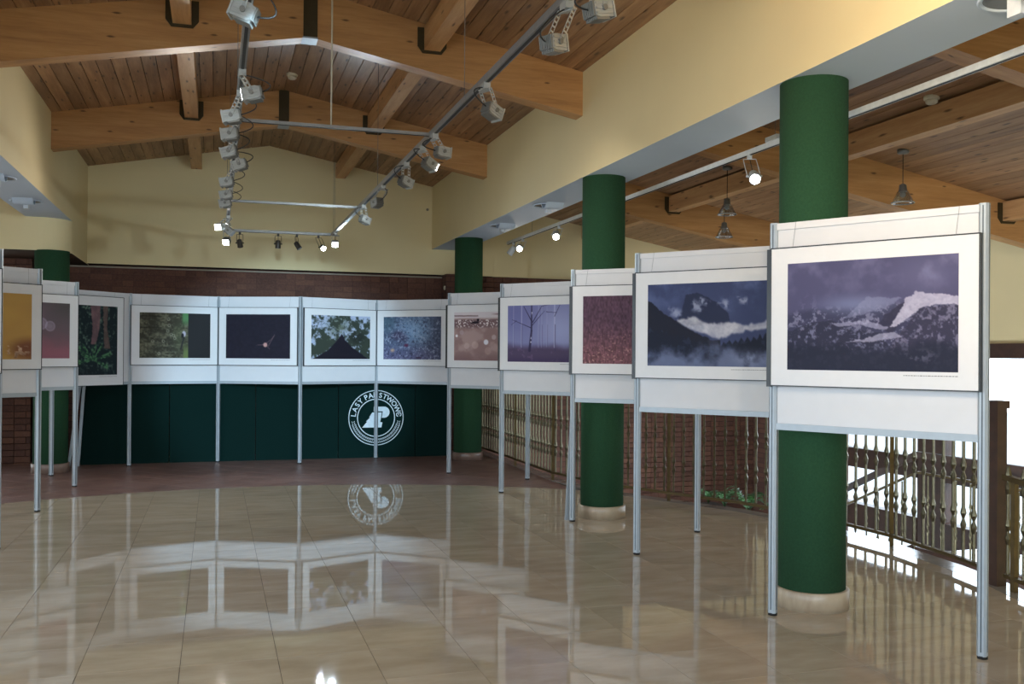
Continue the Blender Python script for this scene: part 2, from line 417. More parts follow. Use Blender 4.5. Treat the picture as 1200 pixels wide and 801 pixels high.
for (y0, y1, xa, xb) in [(YF, RAFT[1], XOL, XO), (RAFT[1]+RW, 12.4, XOL, XLO)]:
    for k in range(-56, 63):
        sgn = 1 if k >= 0 else -1; kk = k if k >= 0 else -k-1
        x = RX + sgn*kk*PW
        if not (xa < x < xb): continue
        g = .003; v = [(x+sgn*a, y, RZ-SL*(kk*PW+a)+z) for z in (0, .019) for (a, y) in ((g, y0), (PW-g, y0), (PW-g, y1), (g, y1))]
        rest.add(v, [(0,3,2,1),(4,5,6,7),(0,1,5,4),(1,2,6,5),(2,3,7,6),(3,0,4,7)])
o = rest.build('plank_field', M['plank'], ceiling); o['kind'] = 'stuff'

# ---- rafters: glulam, kinked at the ridge, with steel ridge plate
names = ['front rafter over the hall entrance', 'glulam rafter over the near green column', 'second glulam rafter with its ridge plate high over the hall', 'far glulam rafter nearest the yellow gable wall']
for i, y in enumerate(RAFT):
    t = thing('roof_rafter', 'kinked ' + names[i], 'beam', (RX, y, RZ-RD), group='roof rafters')
    for sgn, xe in ((1, XO+.05), (-1, XOL-.05)):
        w = abs(xe - RX); v = []
        for yy in (0, RW):
            v += [(0, yy, 0), (sgn*w, yy, -SL*w), (sgn*w, yy, RD-SL*w), (0, yy, RD)]
        MB().add(v, [(0,1,2,3),(7,6,5,4),(0,4,5,1),(1,5,6,2),(2,6,7,3),(3,7,4,0)]).build('beam_half', M['glulam'], t)
    MB().box(-.052, .052, -.012, -.001, .0, RD-.005).build('ridge_plate', M['steel_dark'], t)
    MB().box(-.057, .057, -.012, RW, -.012, -.001).build('ridge_shoe', M['alu'], t)

# ---- purlins with hangers
def purlin(x, y0, y1, label, grp, hang=True):
    w, d = .13, .185
    zt = min(roof(x-w/2), roof(x+w/2))
    t = thing('purlin', label, 'beam', (x, y0, zt-d), group=grp)
    MB().box(-w/2, w/2, 0, y1-y0, 0, d-.001).build('timber', M['purlin'], t)
    if hang:
        for yy in ((y1-y0-.012, y1-y0-.001),):
            h = MB()
            h.add([(-.115, yy[0], d-.01), (.115, yy[0], d-.01), (.115, yy[0], .03), (.075, yy[0], -.022), (-.075, yy[0], -.022), (-.115, yy[0], .03)] +
                  [(-.115, yy[1], d-.01), (.115, yy[1], d-.01), (.115, yy[1], .03), (.075, yy[1], -.022), (-.075, yy[1], -.022), (-.115, yy[1], .03)],
                  [(0,1,2,3,4,5), (11,10,9,8,7,6)] + [(k, (k+1) % 6, 6+(k+1) % 6, 6+k) for k in range(6)])
            h.build('joist_hanger', M['steel_dark'], t)
yb = [(RAFT[0]+RW, RAFT[1]), (RAFT[1]+RW, RAFT[2]), (RAFT[2]+RW, RAFT[3]), (RAFT[3]+RW, YB)]
where = ['between the entrance and near rafters', 'between the near and second rafters', 'between the second and far rafters', 'between the far rafter and the gable wall']
for x, side in ((-.245, 'left nave slope'), (1.60, 'right nave slope'), (5.16, 'side aisle, upper'), (7.24, 'side aisle, lower')):
    for (a, b), wn in zip(yb, where):
        purlin(x, a, b, 'pale pine purlin %s, %s' % (side, wn), 'purlins of the ' + side, b != YB)

# ---- nave down-stand walls
def wall_box(mb, x0, x1, y0, y1, z0, ov=.05):
    xs = [x0, x1]; v = []
    for y in (y0, y1):
        for x in xs: v.append((x, y, z0))
    for y in (y0, y1):
        for x in xs: v.append((x, y, roof(x)+.015))
    mb.add(v, [(0,1,5,4), (2,6,7,3), (0,4,6,2), (1,3,7,5), (4,5,7,6)], 0); mb.add(v[:4], [(0,2,3,1)], 1)
w = MB(); wall_box(w, XR, XRO, YF, YB, ZS); struct('wall_right', w, [M['wall'], M['soffit']], 'yellow down-stand wall of the nave with white soffit over the right columns')
w = MB(); wall_box(w, XLO, XL, YF, 11.652, ZS); struct('wall_left', w, [M['wall'], M['soffit']], 'yellow down-stand wall of the nave with white soffit over the left aisle')
# left end wall with a rounded corner
arc = [(-1.836 + .3*math.sin(t), 11.65 - .3*math.cos(t)) for t in [math.pi/2*k/10 for k in range(11)]]
poly = [(XOL, 11.35)] + arc + [(XL, YB), (XL, 13.1), (XOL, 13.1)]
n = len(poly); w = MB()
v = [(x, y, 2.42) for x, y in poly] + [(x, y, roof(x)+.015) for x, y in poly]
w.add(v, [(i, (i+1) % n, n+(i+1) % n, n+i) for i in range(n)], 0); w.add(v[:n], [tuple(range(n-1, -1, -1))], 1)
struct('wall_left_end', w, [M['wall'], M['underside_shade']], 'yellow wall with rounded corner over the left end column')
# gable wall
g = MB(); zs = 2.43
pts = [(XL-.1, zs), (3.75, zs), (3.75, roof(3.75)+.015), (RX, RZ+.015), (XL-.1, roof(XL-.1)+.015)]
n = 5; v = [(x, YB, z) for x, z in pts] + [(x, YB+.32, z) for x, z in pts]
g.add(v, [(4,3,2,1,0), (5,6,7,8,9), (1,2,7,6), (2,3,8,7), (3,4,9,8), (4,0,5,9)], 0); g.add([v[0], v[1], v[6], v[5]], [(0,1,2,3)], 1)
struct('wall_back', g, [M['wall'], M['underside_shade']], 'yellow gable wall above the brick at the far end')

# ---- brick walls
BH, BLn, BD = .075, .252, .055
bm_s = MB().box(0, .246, -BD, 0, 0, .067).mesh('brick', M['brick']); bm_h = MB().box(0, .120, -BD, 0, 0, .067).mesh('brick', M['brick'])
def lay(parent, x0, x1, z0, z1, y, ztop):
    z = ztop - BH; k = 0
    while z > z0 - BH:
        hdr = (k % 2 == 0); L_ = .126 if hdr else .252; me = bm_h if hdr else bm_s
        if z < z1:
            x = x0 - (0 if hdr else .063)
            x = x0 + (math.floor((x-x0)/L_)*L_ if not hdr else 0)
            while x < x1:
                a, b = max(x, x0), min(x+L_, x1)
                if b-a > .03:
                    o = copyto(me, 'brick', parent, (a, y + random.uniform(-.004, .003), z))
                    full = .120 if hdr else .246
                    if b-a < L_-.001: o.scale = ((b-a-.006)/full, 1, 1)
                x += L_
        z -= BH; k += 1
YK = 13.0
wb = struct('wall_back_brick', MB().box(-2.4, 3.05, YK-.045, YK+.2, -.3, 2.385).box(-2.4, 3.05, YK+.1, YK+.2, 2.38, 2.45), M['brickwall'], 'dark red brick wall below the yellow gable')
lay(wb, -1.75, 3.02, 1.93, 2.4, YK, 2.385)
MB().box(-2.4, 3.02, YK-.075, YK+.05, 2.385, 2.402).build('cap_strip', M['cap'], wb)
pier = struct('wall_pier', MB().box(3.03, 3.52, 12.72, 13.2, -.3, 2.43), M['brickwall'], 'brick pier behind the far right column')
ar = struct('wall_back_aisle', MB().box(3.5, XO+.2, YK, YK+.2, -2.9, 2.43), M['mortar'], 'dark red brick wall beyond the stair railing')
lay(ar, 5.75, XO, -1.25, .85, YK, 2.43)
lay(ar, 3.53, 5.4, 2.2, 2.43, YK, 2.43)
MB().box(3.5, XO, YK-.05, YK-.001, .93, 2.2).build('brick_face', M['brickwall'], ar)
MB().box(3.53, 5.74, YK-.05, YK-.001, -2.8, .93).build('brick_face', M['brickwall'], ar)
w = MB()
for x0, x1, dy in ((3.5, 4.28, 0), (4.28, XO+.2, .06)):
    w.add([(x0, YK-.06+dy, 2.43), (x1, YK-.06+dy, 2.43), (x1, YK-.06+dy, roof(x1)+.015), (x0, YK-.06+dy, roof(x0)+.015), (x0, YK+.2, 2.43), (x1, YK+.2, 2.43), (x1, YK+.2, roof(x1)+.015), (x0, YK+.2, roof(x0)+.015)],
          [(0,3,2,1),(4,5,6,7),(0,1,5,4),(1,2,6,5),(2,3,7,6),(3,0,4,7)])
struct('wall_back_aisle_upper', w, M['wall'], 'yellow wall above the brick at the end of the right aisle')
lp = struct('wall_left_brick', MB().box(-2.75, -2.09, 12.43, 13.0, -.3, 2.42), M['mortar'], 'brick pier left of the far left column')
lay(lp, -2.74, -2.06, 0, 2.42, 12.40, 2.42)
lo = MB().box(XOL-.2, XOL, YF, 13.1, -.3, .25); lo.box(XOL-.2, XOL, YF, 13.1, 2.7, 3.2); lo.box(XOL-.2, XOL, 7.6, 13.1, .25, 2.7); lo.box(XOL-.2, XOL, YF, -2.7, .25, 2.7)
struct('wall_left_outer', lo, M['wall'], 'outer wall of the left aisle')

# ---- right facade with big windows, front glazing
fac = MB(); H0, H1 = -2.8, 1.42
fac.box(XO, XO+.2, YF, 13.2, H1, roof(XO)+.1); fac.box(XO, XO+.2, YF, 13.2, -2.9, H0+.1); fac.box(XO, XO+.2, 10.9, 13.2, H0+.05, H1+.05, 1); fac.box(XO, XO+.2, YF, 4.9, H0+.05, H1+.05)
struct('wall_right_outer', fac, [M['wall'], M['brickwall']], 'yellow outer wall above the stairwell windows')
piers = [10.9, 9.1, 6.95, 4.9]
pw_ = {9.1: .4}
for i in range(len(piers)-1):
    ya, yb_ = piers[i], piers[i+1]
    f = MB(); wa = pw_.get(ya, .14)/2; wb_ = pw_.get(yb_, .14)/2
    f.box(XO-.04, XO+.12, ya-wa, ya, H0, H1); f.box(XO-.04, XO+.12, yb_, yb_+wb_, H0, H1)
    for (z0, z1) in ((H1-.1, H1+.06), (-.10, .15), (-.86, -.57), (H0, H0+.12)): f.box(XO-.05, XO+.1, yb_+wb_, ya-wa, z0, z1)
    fo = struct('window_%d' % (i+1), f, M['darkwood'], 'tall stairwell window with dark brown frame')
    for (z0, z1) in ((.15, H1-.1), (-.57, -.10), (H0+.12, -.86)):
        MB().box(XO+.03, XO+.042, yb_+wb_+.001, ya-wa-.001, z0, z1).build('pane', M['glass'], fo)
f = MB()
for k in range(6): y = -2.7 + k*10.3/5; f.box(XOL-.12, XOL-.02, y-.05, y+.05, .25, 2.7)
fo = struct('window_%d' % (len(piers)+1), f, M['darkwood'], 'window band in the outer wall of the left aisle')
MB().box(XOL-.08, XOL-.07, -2.7, 7.6, .25, 2.7).build('pane', M['glass'], fo)
fw = MB(); fw.box(XOL-.2, XO+.2, YF-.2, YF, -.3, .10); 
v = [(x, y, z) for y in (YF-.2, YF) for x, z in ((XOL-.2, 3.0), (XO+.2, 3.0), (XO+.2, max(3.01, roof(XO))), (RX, RZ+.05), (XOL-.2, max(3.01, roof(XOL))))]
fw.add(v, [(0,1,2,3,4), (9,8,7,6,5), (0,5,6,1), (1,6,7,2), (2,7,8,3), (3,8,9,4), (4,9,5,0)])
fw.box(XOL-.2, XOL+.6, YF-.2, YF, .10, 3.0); fw.box(3.4, XO+.2, YF-.2, YF, -2.9, 3.0)
struct('wall_front', fw, M['wall'], 'entrance wall with the long window band')
wn = len(piers)
f = MB()
for k in range(6):
    x = XOL+.6 + k*(3.4-XOL-.6)/5; f.box(x-.05, x+.05, YF-.12, YF-.02, .10, 3.0)
fo = struct('window_%d' % wn, f, M['darkwood'], 'window band in the entrance wall')
MB().box(XOL+.6, 3.4, YF-.08, YF-.07, .10, 3.0).build('pane', M['glass'], fo)

# ================================================================== COLUMNS
def column(x, y, h, plinth, label):
    t = thing('column', label, 'column', (x, y, 0), group='green columns')
    MB().lathe([(.176, .098), (.176, h)], 56).build('shaft', M['green'], t)
    MB().lathe([(.194, 0), (.194, .098), (.190, .102), (.175, .102)], 56).build('plinth', M[plinth], t)
    return t
column(3.047, 4.358, ZS+.005, 'plinth', 'thick green felt column behind the snowy mountain photograph')
column(3.047, 7.228, ZS+.005, 'plinth', 'green felt column with beige plinth behind the purple grass photograph')
column(3.047, 11.58, ZS+.005, 'plinth_brown', 'green felt column with brown plinth behind the swimming bird photograph')
column(-1.715, 11.46, 2.425, 'plinth_brown', 'green felt column by the brick pier in the left aisle')

# ================================================================== GREEN SCREEN WITH EMBLEM
SX = [-1.497, -.515, .485, 1.495, 2.48, 2.93]; SY = 12.09
for i in range(5):
    t = thing('partition_board', ['dark green felt partition board nearest the left column', 'dark green felt partition board below the treecreeper bark photograph', 'dark green felt partition board below the spider photograph', 'dark green felt partition board carrying the round white emblem', 'narrow dark green felt partition board beside the far right column'][i], 'partition', (SX[i], SY, 0), group='green partition boards')
    MB().box(.004, SX[i+1]-SX[i]-.004, 0, .035, .0, 1.02).build('felt_board', M['screen'], t)
    if i == 3:
        white = plain('emblem_white', (205, 216, 222), .7)
        EX, EZ, ER = 1.973-SX[3], .507, .353
        def flat(polys, name, parent):
            mb = MB()
            for pl in polys:
                n = len(pl); v = [(x, -.003, z) for x, z in pl] + [(x, .0005, z) for x, z in pl]
                mb.add(v, [tuple(range(n)), tuple(range(2*n-1, n-1, -1))] + [(k, (k+1) % n, n+(k+1) % n, n+k) for k in range(n)])
            return mb.build(name, white, parent)
        def ring(r0, r1, n=64):
            return [[(EX+r*math.cos(a), EZ+r*math.sin(a)) for (r, a) in ((r0, 2*math.pi*k/n), (r1, 2*math.pi*k/n), (r1, 2*math.pi*(k+1)/n), (r0, 2*math.pi*(k+1)/n))] for k in range(n)]
        em = flat(ring(ER-.010, ER), 'emblem_ring', t); em['label'] = 'white round emblem with lettering'
        flat(ring(.232, .243), 'inner_ring', em)
        k_ = ER/322.0
        def C(x, y): return (EX + (x-460)*k_, EZ - (y-397)*k_)
        flat([[C(*p) for p in ((414,335), (378,392), (390,392), (342,440), (356,440), (298,510), (478,510), (478,335))], [C(*p) for p in ((478,335), (478,510), (522,510), (533,452), (507,449), (526,335))]], 'tree_mark', em)
        bowl = [C(432,268), C(552,268)] + [C(552+65*math.sin(a), 333-65*math.cos(a)) for a in [math.pi*k/12 for k in range(1, 12)]] + [C(552,398), C(526,398), C(538,322), C(432,322)]
        flat([bowl[::-1]], 'letter_p_mark', em)
        wr = []
        for s in (-1, 1):
            for k in range(17):
                a = math.radians(270 + s*(5 + k*4.7))
                for dr, tw in ((.018, .5), (-.018, -.5)):
                    r = .296 + dr*.7; cx, cz = EX+r*math.cos(a), EZ+r*math.sin(a); th = a + s*(math.pi/2 - tw); lx, lz = math.cos(th), math.sin(th)
                    wr.append([(cx-lx*.015, cz-lz*.015), (cx+lz*.0045, cz-lx*.0045), (cx+lx*.015, cz+lz*.015), (cx-lz*.0045, cz+lx*.0045)])
        flat(wr, 'wheat_wreath', em)
        def arcline(r, w_): return [[(EX+q*math.cos(math.radians(a)), EZ+q*math.sin(math.radians(a))) for q, a in ((r-w_, a0), (r+w_, a0), (r+w_, a0+4), (r-w_, a0+4))] for a0 in range(196, 344, 4)]
        flat(arcline(.318, .0022) + arcline(.272, .0022), 'wreath_outline', em)
        for ch, ang in zip('LASYPA\u0143STWOW\u0404', (-82.6, -68.5, -55.5, -43.5, -27, -14.5, -1.5, 11, 22.5, 36.5, 52, 67.5, 82)):
            cu = bpy.data.curves.new('letter', 'FONT'); cu.body = ch; cu.size = .088; cu.align_x = 'CENTER'; cu.extrude = .0015; cu.offset = .0016
            tmp = bpy.data.objects.new('letter_tmp', cu); COL.objects.link(tmp)
            dg = bpy.context.evaluated_depsgraph_get(); me = bpy.data.meshes.new_from_object(tmp.evaluated_get(dg)); bpy.data.objects.remove(tmp); bpy.data.curves.remove(cu)
            me.name = 'letter'; me.materials.clear(); me.materials.append(white)
            o = bpy.data.objects.new('letter', me); link(o, em); a = math.radians(ang); r = .262
            o.location = (EX + r*math.sin(a), -.002, EZ + r*math.cos(a)); o.rotation_euler = (math.pi/2, a, 0)

# ================================================================== PHOTOGRAPHS (flat prints painted on fine grids)
def grid_noise(h, w, fy, fx, seed):
    r = np.random.default_rng(seed).random((fy+2, fx+2)); y = np.linspace(0, fy, h); x = np.linspace(0, fx, w)
    yi = np.minimum(y.astype(int), fy); xi = np.minimum(x.astype(int), fx); ty = y-yi; tx = x-xi; ty = ty*ty*(3-2*ty); tx = tx*tx*(3-2*tx)
    a = r[yi][:, xi]; b = r[yi][:, xi+1]; c = r[yi+1][:, xi]; d = r[yi+1][:, xi+1]
    return (a*(1-tx)+b*tx)*(1-ty[:, None]) + (c*(1-tx)+d*tx)*ty[:, None]
def fbm(sh, fy, fx, seed, octs=5, gain=.55):
    s = np.zeros(sh); a = 1.; t = 0.
    for o in range(octs):
        s += a*grid_noise(sh[0], sh[1], max(1, int(fy*2**o)), max(1, int(fx*2**o)), seed+o*17); t += a; a *= gain
    return s/t
def sst(a, b, x): t = np.clip((x-a)/(b-a), 0, 1); return t*t*(3-2*t)
def rgb(*c): return np.array(c, float)/255
def lerp(a, b, m): return a*(1-m[..., None]) + b*m[..., None]
def inpoly(u, v, pts):
    m = np.zeros(u.shape, bool); n = len(pts)
    for i in range(n):
        (x0, y0), (x1, y1) = pts[i], pts[(i+1) % n]
        if y0 == y1: continue
        c = ((y0 > v) != (y1 > v)) & (u < (x1-x0)*(v-y0)/(y1-y0)+x0); m ^= c
    return m.astype(float)
def blob(u, v, cx, cy, rx, ry, soft=.5): return 1-sst(1-soft, 1, np.sqrt(((u-cx)/rx)**2+((v-cy)/ry)**2))
def seg(u, v, a, b, w0, w1):
    dx, dy = b[0]-a[0], b[1]-a[1]; t = np.clip(((u-a[0])*dx+(v-a[1])*dy)/(dx*dx+dy*dy), 0, 1)
    d = np.hypot(u-a[0]-t*dx, (v-a[1]-t*dy)*.66); return 1-sst(.6, 1.2, d/(w0+(w1-w0)*t))
def UV(sh):
    v, u = np.meshgrid(np.linspace(0, 1, sh[0]), np.linspace(0, 1, sh[1]), indexing='ij'); return u, v     # v from the top
def soft(m, k=1):
    for _ in range(k):
        p = np.pad(m, 1, mode='edge'); m = (p[:-2, 1:-1]+p[2:, 1:-1]+p[1:-1, :-2]+p[1:-1, 2:]+2*p[1:-1, 1:-1])/6
    return m
def p_snow(sh):
    u, v = UV(sh); n = fbm(sh, 4, 6, 1); n2 = fbm(sh, 26, 40, 2, 3, .7); n3 = fbm(sh, 50, 70, 5, 2)
    c = np.ones(sh+(3,))*rgb(76, 74, 104); c = lerp(c, rgb(104, 102, 134), sst(.42, .75, n)*.7*sst(.55, .1, v) + blob(u, v, .82, .16, .3, .25, 1)*.45)
    land = sst(.36, .44, v + (n-.5)*.14 - .06*sst(.5, 0, u)); land_c = lerp(np.ones(sh+(3,))*rgb(58, 58, 82), rgb(118, 116, 142), sst(.5, .68, n2)*.8)
    c = lerp(c, land_c, land)
    mist = blob(u, v, .42, .40, .34, .14, 1)*.75; c = lerp(c, rgb(112, 118, 152), mist)
    sl = blob(u, v, .14, .44, .1, .2, 1)*.4; c = lerp(c, rgb(120, 120, 150), sl*sst(.45, .6, n2))
    uu, vv = u+(n2-.5)*.02, v+(n2-.5)*.03
    forest = soft(inpoly(uu, vv, [(.60, .50), (.73, .37), (.70, .52), (.64, .66), (.55, .62)])); c = lerp(c, rgb(48, 46, 66), forest*.9)
    rf = soft(inpoly(uu, vv, [(.78, .46), (1.05, .42), (1.05, 1.05), (.5, 1.05), (.66, .72), (.74, .56)])); c = lerp(c, lerp(np.ones(sh+(3,))*rgb(52, 50, 70), rgb(104, 100, 124), sst(.45, .75, n2)), rf*.9)
    lf = soft(inpoly(uu, vv, [(0, .64), (.16, .56), (.28, .54), (.4, .62), (.58, .66), (.62, .78), (.3, .85), (0, .9)])); c = lerp(c, lerp(np.ones(sh+(3,))*rgb(44, 44, 62), rgb(102, 102, 128), sst(.5, .8, n2)), lf*.85)
    for pts, col, al in (([(.775, .31), (.9, .335), (1.05, .365), (1.0, .43), (.88, .425), (.79, .45), (.76, .51), (.70, .57), (.63, .62), (.65, .55), (.69, .47), (.715, .36)], (176, 172, 192), .95),
                     ([(.36, .74), (.52, .74), (.70, .70), (.65, .65), (.56, .67), (.48, .715)], (158, 156, 178), .8), ([(.28, .57), (.5, .55), (.63, .62), (.60, .64), (.45, .585), (.32, .60)], (160, 158, 184), .7),
                     ([(.50, .34), (.70, .36), (.60, .44), (.45, .50), (.35, .53)], (132, 134, 164), .55)):
        c = lerp(c, rgb(*col), soft(inpoly(uu, vv, pts))*al*(.75+.25*n3))
    bot = sst(.72, .84, v + (n-.5)*.18); c = lerp(c, rgb(36, 38, 54), bot*.9); c = lerp(c, rgb(128, 124, 144), blob(u, v, .8, .87, .14, .09, 1)*sst(.45, .75, n2)*.4)
    return c
def p_mist(sh):
    u, v = UV(sh); n = fbm(sh, 4, 6, 11); n2 = fbm(sh, 14, 22, 12, 4, .6)
    c = np.ones(sh+(3,))*rgb(58, 66, 100); c = lerp(c, rgb(94, 106, 146), sst(.4, .8, n)*sst(.5, .0, v)*.9)
    hill = soft(inpoly(u, v+(n2-.5)*.05, [(.33, .14), (.42, .12), (.55, .2), (.68, .36), (.7, .5), (.25, .5), (.3, .3)])); c = lerp(c, rgb(36, 40, 62), hill*.75)
    lh = soft(inpoly(u, v+(n2-.5)*.06, [(0, .2), (.15, .36), (.3, .5), (.5, .66), (.62, .7), (.62, 1), (0, 1)])); c = lerp(c, rgb(30, 32, 46), lh)
    fog = soft(inpoly(u+(n2-.5)*.06, v+(n2-.5)*.08, [(.26, .46), (.40, .40), (.52, .50), (.66, .47), (.8, .5), (1.05, .44), (1.05, .56), (.75, .6), (.62, .68), (.5, .62), (.35, .54)]), 5); c = lerp(c, rgb(206, 204, 210), fog*(.72+.5*(n2-.5)))
    for (a, b, rx, ry) in ((.40, .27, .05, .1), (.66, .26, .05, .08), (.80, .22, .06, .07), (.24, .35, .09, .08), (.47, .22, .06, .05)): c = lerp(c, rgb(170, 176, 200), blob(u+(n2-.5)*.12, v+(n2-.5)*.1, a, b, rx, ry, .9)*.7)
    teeth = .05*np.abs(((u*21) % 1)-.5)*2 + .05*(grid_noise(sh[0], sh[1], 1, 60, 9)-.5)
    line = .78 - .0*u; ridge = np.where(u < .62, .50+.36*u, .70-.30*(u-.62)) + teeth
    c = lerp(c, rgb(28, 32, 48), sst(0, .03, v-ridge)); c = lerp(c, rgb(44, 52, 76), sst(.55, .7, n2)*sst(0, .03, v-ridge)*.6)
    low = sst(.74, .98, v+(n-.5)*.5); c = lerp(c, rgb(120, 130, 164), low*.75); c = lerp(c, rgb(150, 158, 190), blob(u, v, .85, .9, .2, .16, 1)*.5*n2*2)
    return c
def p_red(sh):
    u, v = UV(sh); n = fbm(sh, 3, 3, 21); st = grid_noise(sh[0], sh[1], 30, 90, 22); st2 = grid_noise(sh[0], sh[1], 60, 70, 23)
    c = lerp(np.ones(sh+(3,))*rgb(84, 60, 76), rgb(120, 80, 86), sst(.3, 1, v)*.9); c *= (.75+.45*st)[..., None]
    c = lerp(c, rgb(206, 160, 150), sst(.72, .95, st2)*sst(.3, .95, v+(n-.5)*.5)*.75); return c
def p_birch(sh):
    u, v = UV(sh); n = fbm(sh, 3, 4, 31); n2 = fbm(sh, 12, 18, 32)
    c = lerp(np.ones(sh+(3,))*rgb(126, 129, 172), rgb(160, 165, 204), blob(u, v, .75, .45, .5, .6, 1)*.8); c = lerp(c, rgb(98, 98, 150), blob(u, v, .1, .1, .5, .6, 1)*.6)
    c = lerp(c, rgb(80, 68, 96), sst(.62, .8, v+(n-.5)*.1)); c = lerp(c, rgb(120, 96, 132), sst(.55, .75, n2)*sst(.7, .8, v)*.6); c = lerp(c, rgb(62, 50, 84), sst(.85, 1, v)*.6)
    for x, w_, a in ((.08, .006, .35), (.19, .008, .55), (.42, .007, .35), (.46, .006, .35), (.63, .009, .7), (.53, .005, .3), (.85, .006, .25)):
        c = lerp(c, rgb(176, 176, 210), seg(u, v, (x, 0), (x, .74), w_, w_)*a); c = lerp(c, rgb(70, 64, 96), seg(u, v, (x+.008, .35), (x+.008, .8), w_*.8, w_)*a*.8)
    tr = [((.30, .80), (.325, .45), .018, .014), ((.325, .45), (.325, .0), .013, .009), ((.325, .28), (.22, .02), .008, .004), ((.34, .30), (.46, .02), .008, .004), ((.33, .36), (.50, .10), .007, .003), ((.32, .40), (.06, .25), .006, .003), ((.46, .02), (.56, .0), .004, .003), ((.63, .2), (.70, .0), .005, .003), ((.52, .12), (.66, .14), .004, .003), ((.12, .27), (.05, .34), .004, .002)]
    for a, b, w0, w1 in tr: c = lerp(c, rgb(52, 46, 74), seg(u, v, a, b, w0, w1)*.85)
    c = lerp(c, rgb(196, 196, 220), seg(u, v, (.318, .66), (.33, .1), .006, .005)*sst(.5, .6, n2)); return c
def p_bird(sh):
    u, v = UV(sh); n = fbm(sh, 4, 5, 41); sp = grid_noise(sh[0], sh[1], 46, 60, 42)
    c = np.ones(sh+(3,))*rgb(150, 122, 120); c = lerp(c, rgb(178, 152, 148), sst(.45, .7, n)*.8); c = lerp(c, rgb(120, 92, 94), sst(.75, 1, v)*.6)
    c = lerp(c, rgb(208, 198, 202), sst(.16, .10, v)); c = lerp(c, rgb(100, 74, 78), sst(.02, .0, np.abs(v-.09+.02*n))*sst(.5, .3, np.abs(u-.5)*0+np.where(u < .38, .1, .6)))
    c = lerp(c, rgb(112, 80, 84), sst(.02, 0, np.abs(v-.05))*sst(.55, .7, u)); band = sst(.14, .17, v)*sst(.36, .28, v)
    c = lerp(c, rgb(104, 82, 88), band*.7); c = lerp(c, rgb(228, 214, 214), band*sst(.62, .8, sp))
    for x, y, r, col, a in ((.04, .49, .022, (240, 236, 240), 1), (.50, .62, .042, (222, 220, 230), .95), (.2, .7, .05, (196, 172, 168), .6), (.33, .68, .06, (204, 178, 172), .5), (.53, .80, .06, (186, 156, 148), .5), (.62, .52, .04, (206, 190, 190), .6), (.12, .42, .04, (186, 166, 170), .6), (.75, .6, .05, (200, 178, 174), .5), (.85, .45, .04, (206, 190, 190), .5)):
        c = lerp(c, rgb(*col), blob(u, v, x, y, r, r*1.5, .3)*a)
    c = lerp(c, rgb(34, 26, 34), np.maximum(blob(u, v, .335, .215, .062, .03, .3), np.maximum(blob(u, v, .375, .165, .026, .034, .3), blob(u, v, .28, .225, .03, .014, .4)))); return c
def p_blue(sh):
    u, v = UV(sh); n = fbm(sh, 4, 5, 51); sp = fbm(sh, 24, 34, 52, 3, .8); n3 = fbm(sh, 5, 7, 53)
    c = lerp(np.ones(sh+(3,))*rgb(84, 98, 122), rgb(128, 158, 192), blob(u, v, .55, .3, .5, .6, 1)); c = lerp(c, rgb(98, 92, 128), sst(.5, 1, v)*.7); c = lerp(c, rgb(58, 52, 78), blob(u+(n-.5)*.2, v+(n3-.5)*.2, .27, .45, .2, .22, .9)*.85)
    c = lerp(c, rgb(70, 74, 92), sst(.65, 1, u)*.7); c = lerp(c, rgb(176, 184, 206), sst(.58, .75, sp)*.6); c = lerp(c, rgb(48, 48, 68), sst(.42, .3, sp)*.6)
    c = lerp(c, rgb(70, 98, 110), blob(u, v, .05, .15, .25, .4, 1)*.6); c = lerp(c, rgb(196, 158, 128), blob(u, v, .16, .79, .06, .07, 1)*.9); c = lerp(c, rgb(94, 44, 74), blob(u, v, .40, .67, .05, .05, .5)*.8); c = lerp(c, rgb(60, 44, 66), blob(u, v, .62, .96, .07, .03, .5)*.8); return c
def p_canopy(sh):
    u, v = UV(sh); n = fbm(sh, 5, 7, 61, 5, .6); n2 = fbm(sh, 16, 22, 62, 3, .7)
    c = lerp(np.ones(sh+(3,))*rgb(56, 64, 56), rgb(170, 180, 204), sst(.5, .66, n*.6+n2*.4 + .10*blob(u, v, .05, .35, .35, .5, 1)+.06*blob(u, v, .8, .25, .3, .3, 1)))
    c = lerp(c, rgb(86, 96, 72), sst(.45, .65, n2)*blob(u, v, .45, .3, .3, .5, 1)*.7); c = lerp(c, rgb(34, 38, 38), blob(u, v, .78, .5, .2, .22, .8)*.7*sst(.7, .4, n2))
    tk = inpoly(u+(n2-.5)*.02, v, [(.51, .42), (.56, .55), (.68, .72), (.98, 1.01), (.02, 1.01), (.28, .80), (.40, .62)]); c = lerp(c, rgb(30, 28, 38), soft(tk)); return c
def p_spider(sh):
    u, v = UV(sh); n = fbm(sh, 20, 28, 71, 2); c = np.ones(sh+(3,))*rgb(32, 30, 42)*(0.9+.2*n[..., None])
    for a, b in (((.61, .68), (.72, .55)), ((.66, .72), (.76, .46)), ((.61, .68), (.48, .70)), ((.64, .72), (.68, .78)), ((.72, .55), (.75, .48))): c = lerp(c, rgb(116, 92, 96), seg(u, v, a, b, .006, .004)*.7)
    return lerp(c, rgb(200, 150, 142), blob(u, v, .615, .69, .04, .065, .5))
